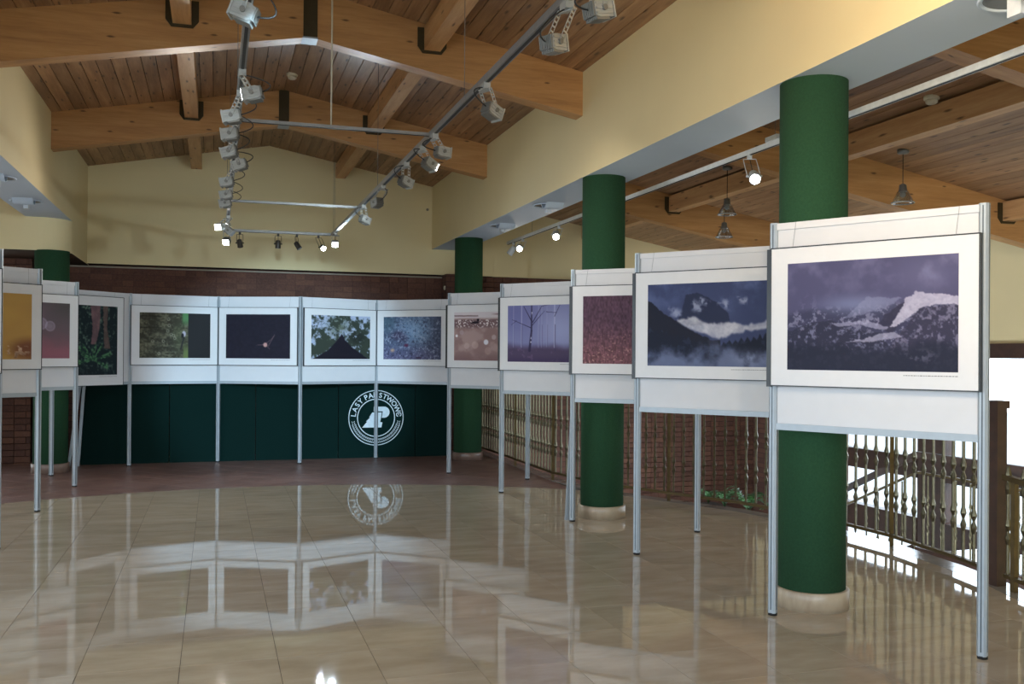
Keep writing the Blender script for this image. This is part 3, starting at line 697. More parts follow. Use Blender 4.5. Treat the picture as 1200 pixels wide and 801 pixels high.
def p_bark(sh):
    u, v = UV(sh); n = fbm(sh, 10, 6, 81, 5, .6); n2 = fbm(sh, 30, 44, 82, 2)
    c = lerp(np.ones(sh+(3,))*rgb(54, 52, 40), rgb(106, 104, 84), sst(.35, .75, n*.6+n2*.4)); c = lerp(c, rgb(88, 98, 66), blob(u, v, .55, .5, .15, .6, 1)*.4)
    for y in (.07, .32): c = lerp(c, rgb(36, 34, 26), sst(.03, 0, np.abs(v-y-.02*n))*sst(.35, .25, u)*.7)
    for x, y in ((.40, .14), (.41, .28), (.39, .40), (.47, .5), (.44, .48), (.33, .63), (.18, .63), (.27, .9), (.49, .56)):
        c = lerp(c, rgb(150, 148, 128), np.abs(blob(u, v, x, y, .025, .04, .2)-blob(u, v, x, y, .014, .022, .2))*.6)
    c = lerp(c, rgb(86, 134, 84), sst(.57, .62, u)*sst(.35, .1, v)); c = lerp(c, rgb(98, 112, 66), sst(.60, .63, u)*sst(.6, .9, v)); c = lerp(c, rgb(34, 34, 36), sst(.676, .684, u)*1.)
    c = lerp(c, rgb(176, 174, 190), blob(u, v, .62, .46, .035, .085, .5)); c = lerp(c, rgb(28, 28, 34), blob(u, v, .60, .50, .025, .07, .5)); c = lerp(c, rgb(40, 40, 40), seg(u, v, (.62, .55), (.575, .8), .012, .01)); return c
def p_fern(sh):
    u, v = UV(sh); n = fbm(sh, 9, 7, 91, 5, .65); n2 = fbm(sh, 30, 22, 92, 2)
    c = lerp(np.ones(sh+(3,))*rgb(26, 38, 42), rgb(92, 116, 104), sst(.5, .78, n*.55+n2*.45)); c = lerp(c, rgb(24, 34, 38), sst(.78, .95, v)*.5)
    for pts, col in (([(.30, 0), (.56, 0), (.54, .3), (.44, .56), (.32, .56), (.36, .3)], (128, 96, 100)), ([(.62, 0), (.76, 0), (.72, .3), (.82, .62), (.66, .62), (.64, .3)], (104, 84, 78))): c = lerp(c, rgb(*col), soft(inpoly(u+(n2-.5)*.03, v, pts))*(.55+.5*n))
    for b in ((.02, .62), (.12, .58), (.02, .82), (.44, .56), (.60, .58), (.82, .70), (.74, .88), (.36, .62), (.1, .7)):
        c = lerp(c, rgb(80, 128, 88), seg(u, v, (.38, .78), b, .008, .028)*(.25+.9*sst(.4, .62, n2))*.8); c = lerp(c, rgb(44, 84, 54), seg(u, v, (.38, .78), b, .003, .004)*.7)
    return c
def p_pink(sh):
    u, v = UV(sh); n = fbm(sh, 3, 3, 101); c = lerp(np.ones(sh+(3,))*rgb(98, 86, 92), rgb(142, 92, 104), sst(.4, .9, v+(n-.5)*.3)); c = lerp(c, rgb(150, 116, 150), blob(u, v, .35, .25, .45, .5, 1)*.8); c = lerp(c, rgb(70, 70, 66), sst(.6, 1, u)*sst(.5, 0, v)*.6)
    for x, y, r in ((.52, .46, .05), (.66, .38, .08), (.40, .30, .1), (.76, .42, .07), (.30, .46, .06), (.24, .2, .09)): c = lerp(c, rgb(196, 184, 214), np.abs(blob(u, v, x, y, r, r*1.5, .25)-.7*blob(u, v, x, y, r*.8, r*1.2, .3))*.4+.22*blob(u, v, x, y, r, r*1.5, .8))
    return lerp(c, rgb(240, 235, 245), blob(u, v, .52, .48, .02, .03, .6))
def p_fox(sh):
    u, v = UV(sh); u = u-.13; n = fbm(sh, 3, 3, 111); n2 = fbm(sh, 20, 26, 112, 3)
    c = lerp(np.ones(sh+(3,))*rgb(176, 136, 80), rgb(190, 152, 84), n); c = lerp(c, rgb(120, 78, 58), blob(u, v, .85, .85, .3, .25, .8)); c = lerp(c, rgb(120, 96, 56), blob(u, v, .28, .7, .25, .5, 1)*.7)
    c = lerp(c, rgb(110, 86, 80), np.maximum(blob(u, v, .40, .5, .13, .2, .4), soft(inpoly(u, v, [(.30, .36), (.56, .28), (.56, .34), (.44, .44)])))); c = lerp(c, rgb(40, 30, 32), np.maximum(blob(u, v, .46, .33, .06, .02, .5), blob(u, v, .44, .52, .03, .02, .5)))
    c = lerp(c, rgb(206, 176, 150), sst(.55, .7, n2)*blob(u, v, .66, .88, .3, .14, .6)); return lerp(c, rgb(90, 60, 44), sst(.6, .75, n2)*sst(.8, .95, v)*.6)
def p_owl(sh):
    u, v = UV(sh); n = fbm(sh, 6, 8, 121); return lerp(np.ones(sh+(3,))*rgb(88, 92, 88), rgb(150, 148, 136), n)

pm, pnt, pbs = newmat('photographic_print'); at_ = N(pnt, 'ShaderNodeAttribute', attribute_name='print'); L(pnt, at_.outputs['Color'], pbs.inputs['Base Color']); pbs.inputs['Roughness'].default_value = .5; pbs.inputs['Specular IOR Level'].default_value = .12
def print_obj(fn, w, h, res, parent, x0, z0, y):
    nx = res; ny = max(8, int(res*h/w)); c = np.clip(fn((ny, nx)), 0, 1)
    lin = np.where(c <= .04045, c/12.92, ((c+.055)/1.055)**2.4)
    X, Zg = np.meshgrid(np.linspace(x0, x0+w, nx), np.linspace(z0+h, z0, ny)); V = np.stack([X, np.full_like(X, y), Zg], -1).reshape(-1, 3)
    i = np.arange(ny-1)[:, None]*nx + np.arange(nx-1)[None]; Fq = np.stack([i, i+nx, i+nx+1, i+1], -1).reshape(-1, 4)
    me = bpy.data.meshes.new('print'); me.vertices.add(len(V)); me.vertices.foreach_set('co', V.ravel()); me.loops.add(Fq.size); me.loops.foreach_set('vertex_index', Fq.ravel())
    me.polygons.add(len(Fq)); me.polygons.foreach_set('loop_start', np.arange(len(Fq))*4); me.update(calc_edges=True); me.validate()
    a = me.color_attributes.new('print', 'FLOAT_COLOR', 'POINT'); a.data.foreach_set('color', np.concatenate([lin.reshape(-1, 3), np.ones((nx*ny, 1))], 1).ravel())
    me.materials.append(pm); return link(bpy.data.objects.new('print', me), parent)

# ================================================================== DISPLAY PANELS AND FRAMED PHOTOGRAPHS
PH = 2.0
def post_mesh():
    mb = MB(); r = .021; k = r*.55
    oct_ = [(r, k), (k, r), (-k, r), (-r, k), (-r, -k), (-k, -r), (k, -r), (r, -k)]
    mb.prism(oct_, .012, PH+.004)
    for a in range(4):
        t = a*math.pi/2; c, s = math.cos(t), math.sin(t)
        def rt(x, y): return (x*c-y*s, x*s+y*c)
        mb.prism([rt(r-.002, -.003), rt(r+.0006, -.003), rt(r+.0006, .003), rt(r-.002, .003)], .03, PH-.005, 1)
    return mb.mesh('post', [M['alu'], M['alu_groove']])
POST = post_mesh()
FOOT = MB().lathe([(.023, 0), (.023, .013), (.016, .016)], 10).mesh('foot_cap', M['rubber'])
def panel(Lp, Rp, posts, desc):
    a, b = Vector(Lp), Vector(Rp); W = (b-a).length; rz = math.atan2(b.y-a.y, b.x-a.x)
    t = thing('display_panel', 'white display panel on aluminium legs carrying ' + desc, 'display panel', (a.x, a.y, 0), rz, 'white exhibition panels')
    for side in posts:
        x = 0 if side == 'L' else W
        p = copyto(POST, 'post', t, (x, 0, 0)); copyto(FOOT, 'foot_cap', p, (0, 0, 0))
    MB().box(.019, W-.019, -.005, .005, .97, 1.975).build('board', M['board'], t)
    MB().box(.019, W-.019, -.014, .014, 1.966, 2.0).build('top_rail', M['board'], t)
    MB().box(.019, W-.019, -.014, .014, .95, .983).build('bottom_rail', M['alu'], t)
    return t, W, rz
def photo(Lp, W, rz, fn, desc, res, x0=None, w=1.0, z0=1.172, h=.70, mar=(.095, .09, .085, .085), cap=True, strip=False):
    t = thing('framed_photograph', desc, 'photograph', (Lp[0], Lp[1], 0), rz, 'framed exhibition photographs')
    if x0 is None: x0 = (W-w)/2
    yb_, yf = -.0215, -.048; bt = .006
    f = MB(); f.box(x0, x0+w, yf+.004, yb_, z0, z0+h)
    f.box(x0, x0+bt, yf-.002, yf+.004, z0, z0+h); f.box(x0+w-bt, x0+w, yf-.002, yf+.004, z0, z0+h); f.box(x0, x0+w, yf-.002, yf+.004, z0, z0+bt); f.box(x0, x0+w, yf-.002, yf+.004, z0+h-bt, z0+h)
    f.build('frame', M['black'], t)
    MB().box(x0+bt, x0+w-bt, yf, yf+.004, z0+bt, z0+h-bt).build('mount_card', M['mat'], t)
    if strip: MB().box(x0-.026, x0-.0005, -.036, yb_, z0-.004, z0+h-.004).build('black_side_strip', M['black'], t)  # plain black strip along the left edge of the frame
    ml, mr, mt, mbm = mar
    print_obj(fn, w-ml-mr, h-mt-mbm, res, t, x0+ml, z0+mbm, yf-.0012)
    if cap:
        c = MB(); x = x0+w-mr-.24; rr = random.Random(3)
        while x < x0+w-mr-.004:
            wd_ = rr.uniform(.004, .014); c.box(x, x+wd_, yf-.0008, yf, z0+mbm-.020, z0+mbm-.0165); x += wd_+.003
        c.build('caption', M['caption'], t)
    for xx in (.11, w-.11): MB().tube([(x0+xx, -.03, z0+h-.01), (x0+xx+.01, -.016, 1.99), (x0+xx+.01, -.016, 2.003)], .0008, 4).build('wire', M['wire'], t)
    return t
PN = {  # plan positions of the two posts, which posts are its own, painter, words, grid
 0: ((-2.155, 6.43), (-1.38, 7.07), 'LR', p_owl, 'the grey woodland photograph', 'framed grey woodland photograph at the start of the row', 60),
 1: ((-2.16, 8.01), (-1.39, 8.65), 'LR', p_fox, 'the ochre animal photograph', 'framed photograph of an animal head before an ochre background', 110),
 2: ((-2.10, 9.545), (-1.302, 10.153), 'LR', p_pink, 'the mauve bubbles photograph', 'framed photograph of blurred mauve and pink bubbles', 110),
 3: ((-1.653, 11.093), (-.942, 11.825), 'L', p_fern, 'the upright fern photograph', 'upright framed photograph of a fern below tree trunks', 90),
 4: ((-.942, 11.825), (.042, 12.036), 'L', p_bark, 'the bark photograph', 'framed photograph of a small bird on mossy tree bark', 140),
 5: ((.042, 12.036), (.979, 11.62), 'L', p_spider, 'the black spider photograph', 'framed black photograph with a small pale spider', 120),
 6: ((.979, 11.62), (1.951, 11.963), 'L', p_canopy, 'the tree canopy photograph', 'framed photograph looking up a dark trunk into the canopy', 140),
 7: ((1.951, 11.963), (2.75, 11.34), 'LR', p_blue, 'the speckled blue photograph', 'framed photograph of speckled blue and violet shapes', 140),
 8: ((2.493, 10.285), (3.179, 9.573), 'LR', p_bird, 'the water bird photograph', 'framed photograph of a dark water bird on pinkish glittering water', 140),
 9: ((2.631, 8.716), (3.27, 7.95), 'LR', p_birch, 'the birch trees photograph', 'framed violet photograph of birch trees in mist', 160),
 10: ((2.727, 7.07), (3.473, 6.396), 'LR', p_red, 'the purple grass photograph', 'framed photograph of purple red grasses', 160),
 11: ((2.692, 5.786), (3.31, 5.0), 'LR', p_mist, 'the misty forest photograph', 'framed photograph of white mist over dark blue forest hills', 220),
 12: ((2.737, 4.24), (3.236, 3.37), 'LR', p_snow, 'the snowy mountain photograph', 'framed photograph of a snowy mountain ridge under slate clouds', 300)}
INSET = {4: .002, 5: .019, 6: .022, 7: .030}      # left margin of the frames whose panels meet at an inward corner
for k, (Lp, Rp, ps, fn, d, fd, res) in PN.items():
    t, W, rz = panel(Lp, Rp, ps, d)
    if k == 3: photo(Lp, W, rz, fn, fd, res, x0=W-.13-.7, w=.7, z0=.945, h=1.0, mar=(.09, .09, .11, .12))
    elif k in INSET: photo(Lp, W, rz, fn, fd, res, x0=INSET[k], w=.978 if k > 5 else .985)
    else: photo(Lp, W, rz, fn, fd, res, cap=(k not in (1, 2)), strip=(k >= 8))
# the spare leg propped behind the purple grass panel and two leaning in the corner
for a, b, lb in (((2.709, 7.140, .0), (2.781, 7.063, 1.97), 'slightly slanted spare aluminium leg behind the purple grass panel'), ((-1.60, 11.99, .0), (-1.474, 12.084, 1.15), 'spare aluminium leg leaning in the corner beside the partition'), ((-1.50, 11.965, .0), (-1.439, 12.098, 1.25), 'second spare aluminium leg leaning by the left partition edge')):
    o = MB().bar(a, b, .032, .032).build('spare_leg', M['alu']); tag(o, lb, 'leg')

# ================================================================== RAILING
def baluster_mesh(top=.90):
    pr = [(.010, .085), (.010, .245)]
    for zc in (.255, .545):
        pr += [(.010, zc), (.0165, zc+.028), (.018, zc+.04), (.008, zc+.070), (.008, zc+.078), (.018, zc+.108), (.0165, zc+.12), (.010, zc+.148)]
        pr += [(.010, zc+.16)]
    pr = sorted(pr, key=lambda q: q[1]) + [(.010, top)]
    return MB().lathe(pr, 6, sm=False).mesh('baluster', M['brass'])
BAL = baluster_mesh()
PATH = [(3.45, 12.7), (3.45, 10.85), (3.44, 9.5), (3.60, 8.62), (3.96, 7.83), (4.30, 7.15), (4.50, 6.4), (4.535, 5.55), (4.46, 4.93), (4.375, 4.50)]
def railing(ids, label):
    pts = [Vector(PATH[i]) for i in ids]; a0 = pts[0]
    t = thing('railing', label, 'railing', (a0.x, a0.y, 0), group='brass gallery railing sections')
    loc = [p-a0 for p in pts]
    MB().bar((loc[0].x, loc[0].y, .475), (loc[0].x, loc[0].y+.001, .475), .034, .95).build('post', M['brass_dark'], t)
    lr, hr = MB(), MB()
    for p, q in zip(loc[:-1], loc[1:]):
        d = (q-p).normalized()*.006
        lr.bar((p.x-d.x, p.y-d.y, .075), (q.x+d.x, q.y+d.y, .075), .03, .022); hr.bar((p.x-d.x, p.y-d.y, .925), (q.x+d.x, q.y+d.y, .925), .055, .05)
    lr.build('lower_rail', M['brass_dark'], t); hr.build('handrail', M['darkwood'], t)
    for p, q in zip(loc[:-1], loc[1:]):
        n = max(1, round((q-p).length/.108))
        for k in range(n):
            c = p.lerp(q, (k+.5)/n); copyto(BAL, 'baluster', t, (c.x, c.y, 0), math.atan2((q-p).y, (q-p).x))
railing([0, 1], 'brass baluster railing beside the far right green column')
railing([1, 2], 'brass baluster railing beside the birch photograph panel legs')
railing([2, 3, 4], 'brass baluster railing behind the middle green column')
railing([4, 5, 6, 7], 'brass baluster railing in front of the stairwell brick wall')
railing([7, 8, 9], 'brass baluster railing ending at the dark wooden newel post')
t = thing('newel_post', 'dark wooden newel post at the end of the gallery railing', 'newel post', (4.366, 4.44, 0))
MB().box(-.035, .035, -.035, .035, 0, 1.03).build('shaft', M['darkwood'], t); MB().box(-.045, .045, -.045, .045, 1.03, 1.075).build('cap', M['darkwood'], t)
# short lower rail after the newel and stair flight
t = thing('railing', 'low brass railing running on beyond the wooden newel post', 'railing', (4.345, 4.36, 0), group='brass gallery railing sections')
b2 = baluster_mesh(.62)
MB().bar((0, 0, .64), (-.17, -.72, .60), .04, .03).build('handrail', M['brass_dark'], t); MB().bar((0, 0, .075), (-.17, -.72, .075), .03, .022).build('lower_rail', M['brass_dark'], t)
for k in range(3):
    s = .12+.3*k; MB().bar((-.17*s, -.72*s, 0), (-.17*s, -.72*s+.001, .66), .034, .034).build('post', M['brass_dark'], t) if False else MB().box(-.236*s*.72-.015, -.236*s*.72+.015, -s*.72-.015, -s*.72+.015, 0, .63).build('post', M['brass_dark'], t)
for k in range(5): copyto(b2, 'baluster', t, (-.17*(.04+.2*k), -.72*(.04+.2*k), 0))
# railing at the left edge
t = thing('railing', 'brass baluster railing left of the brick pier', 'railing', (-2.42, 12.2, 0), group='brass gallery railing sections')
MB().bar((0, 0, .925), (0, -1.6, .925), .055, .05).build('handrail', M['darkwood'], t); MB().bar((0, 0, .075), (0, -1.6, .075), .03, .022).build('lower_rail', M['brass_dark'], t)
for k in range(15): copyto(BAL, 'baluster', t, (0, -.05-.108*k, 0))
# stair flight descending beyond the railing
t = thing('staircase', 'stair flight descending beyond the railing with dark handrail', 'staircase', (6.2, 7.245, 0))
n = 11; sl = -.443
MB().bar((0, -1.6, .43), (0, 0, .43), .05, .055).bar((0, 0, .43), (0, 3.4, .43+sl*3.4), .05, .055).build('handrail', M['darkwood'], t)
MB().bar((0, -1.6, .265), (0, 0, .265), .02, .02).bar((0, 0, .265), (0, 3.4, .265+sl*3.4), .02, .02).build('lower_rail', M['brass_dark'], t)
for k in range(28):
    y = -1.5 + .17*k; z = .265 + (sl*y if y > 0 else 0)
    copyto(baluster_mesh(.16) if False else BAL, 'baluster', t, (0, y, z-.776), 0, (.8, .8, .84))
MB().bar((0, -1.6, -.52), (0, 0, -.52), .05, .2).bar((0, 0, -.52), (0, 3.4, -.52+sl*3.4), .05, .24).build('stringer', M['darkwood'], t)
for k in range(n):
    MB().box(.03, 1.2, .28*k, .28*k+.32, -.56-.125*k-.04, -.56-.125*k).build('tread', M['border'], t)
MB().box(.03, 1.2, -1.9, 0, -.62, -.56).build('landing', M['border'], t)

# planter with ferns below the floor edge
t = thing('planter', 'dark trough planter on the ledge behind the railing', 'planter', (4.95, 8.1, -.49))
MB().box(-.13, .13, -.9, .9, 0, .26).build('trough', M['pot'], t); MB().box(-.12, .12, -.88, .88, .255, .27).build('soil', M['groove'], t)
MB().box(-.2, .2, -.95, .95, -2.31, 0).build('ledge', M['brickwall'], t)
def fern(x, y, z, s, seed, label):
    rr = random.Random(seed); t = thing('fern', label, 'plant', (x, y, z), group='ferns in the trough')
    for k in range(13):
        a = 2*math.pi*k/13 + rr.uniform(-.2, .2); ln = s*rr.uniform(.8, 1.15); up = rr.uniform(.95, 1.4)
        mb = MB(); mpts = qcurve((0, 0, 0), (math.cos(a)*ln*.3, math.sin(a)*ln*.3, ln*up), (math.cos(a)*ln*.8, math.sin(a)*ln*.8, ln*.62*up), 10)
        sd = Vector((-math.sin(a), math.cos(a), 0))
        mb.tube(mpts, .003, 4)
        for i in range(2, 11):
            wd_ = s*.20*math.sin(math.pi*min(1, (i+1)/11.5)); d = (mpts[min(i+1, 10)]-mpts[i-1]).normalized()*s*.05
            for sg in (-1, 1):
                p = mpts[i]; q = p + sd*sg*wd_ + d; up_ = Vector((0, 0, .004))
                mb.add([p-d*.6, p+d*.6, q, p-d*.6+up_, p+d*.6+up_, q+up_], [(0,1,2), (5,4,3), (0,2,5,3), (1,4,5,2), (0,3,4,1)])
        mb.build('frond', M['leaf'], t)
for k, (yy, s) in enumerate(((7.30, .165), (7.63, .20), (8.10, .27), (8.55, .19), (8.88, .165))): fern(4.95, yy, -.222, s, 5+k, ['small fern at the near end of the trough', 'bushy fern second from the near end of the trough', 'tallest fern rising from the middle of the trough', 'bushy fern second from the far end of the trough', 'small fern at the far end of the trough'][k])

# ================================================================== LIGHT TRACKS
RZt = 2.75; XA, XB = .12, 1.335; YE = 11.5
def track(name, a, b, label, w=.034, h=.034, white=False):
    a, b = Vector(a), Vector(b); d = (b-a).normalized(); mid = (a+b)/2
    t = thing(name, label, 'light track', a)
    MB().bar((0, 0, 0), b-a, w, h).build('profile', M['railwhite' if white else 'rail'], t)
    MB().bar((0, 0, -h/2-.0005), (b-a)+Vector((0, 0, -h/2-.0005)), w*.45, .004).build('slot', M['railslot'], t)
    return t
def wires(t, pts, org):
    for p in pts:
        MB().tube([Vector(p)-Vector(org), Vector((p[0], p[1], roof(p[0])))-Vector(org)], .0018, 4).build('suspension_wire', M['wire'], t)
ta = track('light_track', (XA, .6, RZt), (XA, YE, RZt), 'long grey light track hanging left of the ridge'); wires(ta, [(XA, y, RZt) for y in (3.0, 6.05, 9.3, 11.4)], (XA, .6, RZt))
tb = track('light_track', (XB, .6, RZt), (XB, YE, RZt), 'long grey light track hanging right of the ridge'); wires(tb, [(XB, y, RZt) for y in (3.0, 5.2, 8.2, 11.3, 11.42)], (XB, .6, RZt))
tc = track('light_track', (XA+.018, YE+.017, RZt), (XB-.018, YE+.017, RZt), 'short cross track closing the far end of the light frame', .03, .03)
o = track('cross_bar', (XA+.018, 6.05, RZt), (XB-.018, 6.05, RZt), 'thin grey cross bar with a pale hanging cord', .026, .02)
MB().tube([(.55, 0, .01), (.552, .005, .7), (.545, 0, roof(.68)-RZt)], .006, 6).build('feed_cord', M['cord_white'], o)
track('cross_bar', (XA+.018, 9.28, RZt), (XB-.018, 9.28, RZt), 'thin grey cross bar nearer the far end of the light frame', .026, .02)
t = track('light_track', (3.69, 1.5, 2.8), (3.69, 12.0, 2.8), 'white light track along the right aisle behind the columns', .036, .036, True)
for y in (3.2, 5.72, 8.6, 11.0): wires(t, [(3.69, y, 2.8)], (3.69, 1.5, 2.8))
MB().box(-.03, .03, 4.16, 4.30, .018, .05).build('connector', M['railwhite'], t)

def lamp(parent, name, loc, aim, energy, color, ang, radius=.03, blend=.6):
    l = bpy.data.lights.new(name, 'SPOT'); l.energy = energy; l.color = color; l.spot_size = math.radians(ang); l.spot_blend = blend; l.shadow_soft_size = radius
    o = bpy.data.objects.new(name, l); link(o, parent); o.location = loc; o.rotation_euler = Vector(aim).to_track_quat('-Z', 'Y').to_euler(); return o

def flood(mount, head, aim, label, lit=None, rim=False, s=.68, grp='grey floodlights on the tracks'):
    mount, head = Vector(mount), Vector(head); t = thing('floodlight', label, 'floodlight', mount, group=grp)
    h = head-mount; ax = Vector(aim).normalized(); ay = Vector((0, 0, 1)).cross(ax).normalized(); az = ax.cross(ay)
    MB().box(-.018, .018, -.035, .035, -.032, .002).build('adapter', M['lampgrey'], t)
    br = MB(); top = Vector((0, 0, -.03)); hw = .058*s
    br.obox(top+Vector((0, 0, -.004)), ay, ax, Vector((0, 0, 1)), hw+.004, .012, .003)
    for sg in (-1, 1):
        a = top + ay*(sg*hw); b = h + ay*(sg*hw); d = (b-a)
        if d.length < .02: continue
        dn = d.normalized(); sd = ay.cross(dn).normalized()
        for e in (-1, 1): br.bar(a+sd*(e*.009), b+sd*(e*.009), .005, .003)
        m = max(3, int(d.length/.022))
        for k in range(m+1): p = a.lerp(b, k/m); br.bar(p-sd*.009, p+sd*.009, .003, .008)
    br.build('bracket', M['lampgrey'], t)
    hd = MB(); lx, ly, lz = .062*s, .050*s, .046*s
    sec = [(-lx, -lz*.75), (-lx*.55, -lz), (lx, -lz), (lx, lz), (-lx*.55, lz), (-lx, lz*.75)]
    v = [h + ax*x + az*z + ay*(sg*ly) for sg in (-1, 1) for x, z in sec]
    hd.add(v, [(0,1,2,3,4,5), (11,10,9,8,7,6)] + [(k, 6+k, 6+(k+1) % 6, (k+1) % 6) for k in range(6)])
    hd.obox(h+ax*(lx+.004), ax, ay, az, .004, ly+.004, lz+.004)
    for k in (-.55, 0, .55): 
        for sg in (-1, 1): hd.obox(h + ay*(sg*(ly+.0015)) + az*(k*lz), ax, ay, az, lx*.9, .0025, .0035)
    hob = hd.build('housing', M['lampgrey'], t)
    fn = MB()
    for k in range(8):
        y_ = -ly*.86 + k*(2*ly*.86/7); fn.obox(h - ax*(lx*.92) + ay*y_, ax, ay, az, .016*s, .0022, lz*.86)
        fn.obox(h - ax*(lx*.2) - az*(lz*1.06) + ay*y_, ax, ay, az, lx*.75, .0022, .007)
    fn.build('cooling_fins', M['lampfin'], t)
    MB().obox(h+ax*(lx+.0085), ax, ay, az, .0012, ly*.9, lz*.9).build('lens', M[lit[0]] if lit else M['lens_off'], t)
    if rim:
        rm = MB()
        for zz in (-.75, -.1, .55): rm.obox(h+ax*(lx+.002)+ay*(-ly-.005)+az*(zz*lz), ax, ay, az, .003, .0012, .0045)
        rm.build('light_slot', M['rim_lit'], t)
    MB().lathe([(.011, -ly-.010), (.011, ly+.010)], 10, h, ax=ay).build('pivot_knob', M['lampfin'], t)
    c0 = Vector((0, 0, -.02)); c1 = h - ax*lx*.95; mid = (c0+c1)/2 - ax*.09 + Vector((0, 0, -.02))
    MB().tube(qcurve(c0, mid*2-(c0+c1)/2, c1, 10), .0035, 6).build('cable', M['cable'], t)
    if lit: lamp(t, 'bulb', h+ax*(lx+.02), aim, *lit[1:])
    return t
COOL = (.72, .88, 1.0); NEUT = (1.0, .93, .84); WARM = (1.0, .78, .52)
LT = [  # head point, aim, lit, rim, words
 ((.095, 3.66, 2.585), (-.9, .2, .35), ('lens_white', 26, NEUT, 110), True, 'grey floodlight tilted up with a blazing edge, first on the left track'),
 ((.172, 4.95, 2.625), (-.95, .25, -.22), ('lens_cool', 30, COOL, 100), True, 'grey floodlight below the far rafter, its front rim glowing'),
 ((.078, 5.35, 2.60), (-.95, .2, -.2), None, False, 'pale grey floodlight second along the left track after the glowing one'),
 ((.075, 5.8, 2.603), (-.95, .2, -.15), None, False, 'pale grey floodlight just beside the cord end of the cross bar'),
 ((.078, 6.3, 2.60), (-.93, .25, -.3), None, False, 'brightest grey floodlight hanging just beyond the cross bar'),
 ((.155, 6.85, 2.628), (-.93, .25, -.35), None, False, 'shaded grey floodlight with looping cable past the cross bar'),
 ((.076, 7.45, 2.607), (-.95, .2, -.2), None, False, 'grey floodlight with a long cable before the yellow gable wall'),
 ((.077, 8.05, 2.606), (-.95, .15, -.2), None, False, 'grey floodlight close before the second cross bar'),
 ((.075, 8.5, 2.605), (-.95, .15, -.2), None, False, 'grey floodlight hanging at the second cross bar'),
 ((.04, 10.2, 2.62), (-.45, -.85, -.30), ('lens_white', 40, NEUT, 120), False, 'small lit floodlight facing into the hall on the left track'),
 ((.137, 10.55, 2.625), (.6, -.3, -.6), None, False, 'unlit floodlight between two lit ones on the left track'),
 ((.12, 11.3, 2.60), (-.25, -.85, -.5), ('lens_white', 45, NEUT, 120), False, 'lit floodlight at the far end of the left track')]
for hd_, aim, lit, rim, lb in LT: flood((XA, hd_[1]-.02, RZt-.017), hd_, aim, lb, lit, rim)
RTL = [
 ((1.33, 3.22, 2.585), (.86, .25, .2), None, False, 'large grey ribbed floodlight close to the right wall'),
 ((1.275, 3.55, 2.56), (.8, .45, .15), None, False, 'grey ribbed floodlight on a perforated bracket against the planks'),
 ((1.37, 4.75, 2.59), (.8, .4, -.35), None, False, 'grey floodlight in front of the second rafter end'),
 ((1.385, 5.95, 2.62), (.95, .2, -.1), None, False, 'grey floodlight on a tilted arm at the far rafter end'),
 ((1.386, 6.33, 2.615), (.9, .35, -.5), ('lens_white', 24, NEUT, 100), True, 'shadowed floodlight with a bright slit on the right track'),
 ((1.33, 6.9, 2.59), (.85, .4, -.35), None, False, 'grey floodlight on two perforated arms below the plank edge'),
 ((1.285, 7.9, 2.585), (-.36, .9, -.25), ('lens_cool', 60, COOL, 80), True, 'dusky floodlight with glowing rim before the gable wall'),
 ((1.345, 9.0, 2.594), (.85, .4, -.4), None, False, 'pale floodlight hanging next to the bright corner lamp')]
for hd_, aim, lit, rim, lb in RTL: flood((XB, hd_[1]+.01, RZt-.017), hd_, aim, lb, lit, rim)
flood((XB, 11.2, RZt-.017), (1.33, 11.2, 2.61), (-.1, -.9, -.42), 'brilliant lamp at the far corner of the track frame', ('lens_cool', 75, COOL, 125))
# warm floodlights of the same tracks nearer the entrance, washing the walls
for y, aim in ((1.3, (.82, .5, .22)), (2.3, (.85, .4, .25))): flood((XB, y, RZt-.017), (1.36, y, 2.58), aim, 'warm floodlight washing the upper right wall, %s' % ('nearest the entrance' if y < 2 else 'second from the entrance'), ('lens_white', 100, WARM, 125))
flood((XA, 1.9, RZt-.017), (.14, 1.9, 2.58), (.07, .985, -.155), 'added cool floodlight out of view near the entrance end, brightening the far panels', ('lens_cool', 2200, (.5, .78, 1.0), 20, .03, .55))  # extra lamp added out of view to brighten the far panels

def spot(mount, head, aim, label, mat, lit=None, s=1.0, grp='small spotlights on the far cross track'):
    mount, head = Vector(mount), Vector(head); t = thing('spotlight', label, 'spotlight', mount, group=grp); h = head-mount
    ax = Vector(aim).normalized(); ay = Vector((0, 0, 1)).cross(ax); ay = ay.normalized() if ay.length > .05 else Vector((1, 0, 0))
    MB().box(-.013, .013, -.013, .013, -.028, .002).build('adapter', M[mat], t)
    y = MB(); hw = .036*s; top = Vector((0, 0, -.03)); y.bar(top-ay*hw, top+ay*hw, .008, .004)
    for sg in (-1, 1): y.tube([top+ay*sg*hw, (top+h)/2+ay*sg*hw*1.05, h+ay*sg*hw], .0032, 5)
    y.build('yoke', M[mat], t)
    MB().lathe([(.012*s, -.045*s), (.026*s, -.038*s), (.030*s, -.01*s), (.032*s, .045*s), (.034*s, .05*s), (.028*s, .05*s)], 16, h, ax=ax).build('housing', M[mat], t)
    MB().lathe([(.0275*s, .0495*s), (.0275*s, .0525*s)], 16, h, ax=ax).build('lens', M[lit[0]] if lit else M['lens_off'], t)
    MB().lathe([(.008, -hw-.012), (.008, hw+.012)], 8, h, ax=ay).build('pivot_knob', M[mat], t)
    MB().tube(qcurve((0, 0, -.02), h*.5-ax*.07*s, h-ax*.04*s, 8), .003, 5).build('cable', M['cable'], t)
    if lit: lamp(t, 'bulb', h+ax*.06*s, aim, *lit[1:])
ym = YE+.017
spot((.267, ym, RZt-.016), (.267, ym, 2.605), (.15, .5, -.8), 'dark spotlight in a wire yoke near the left track corner', 'lampdark')
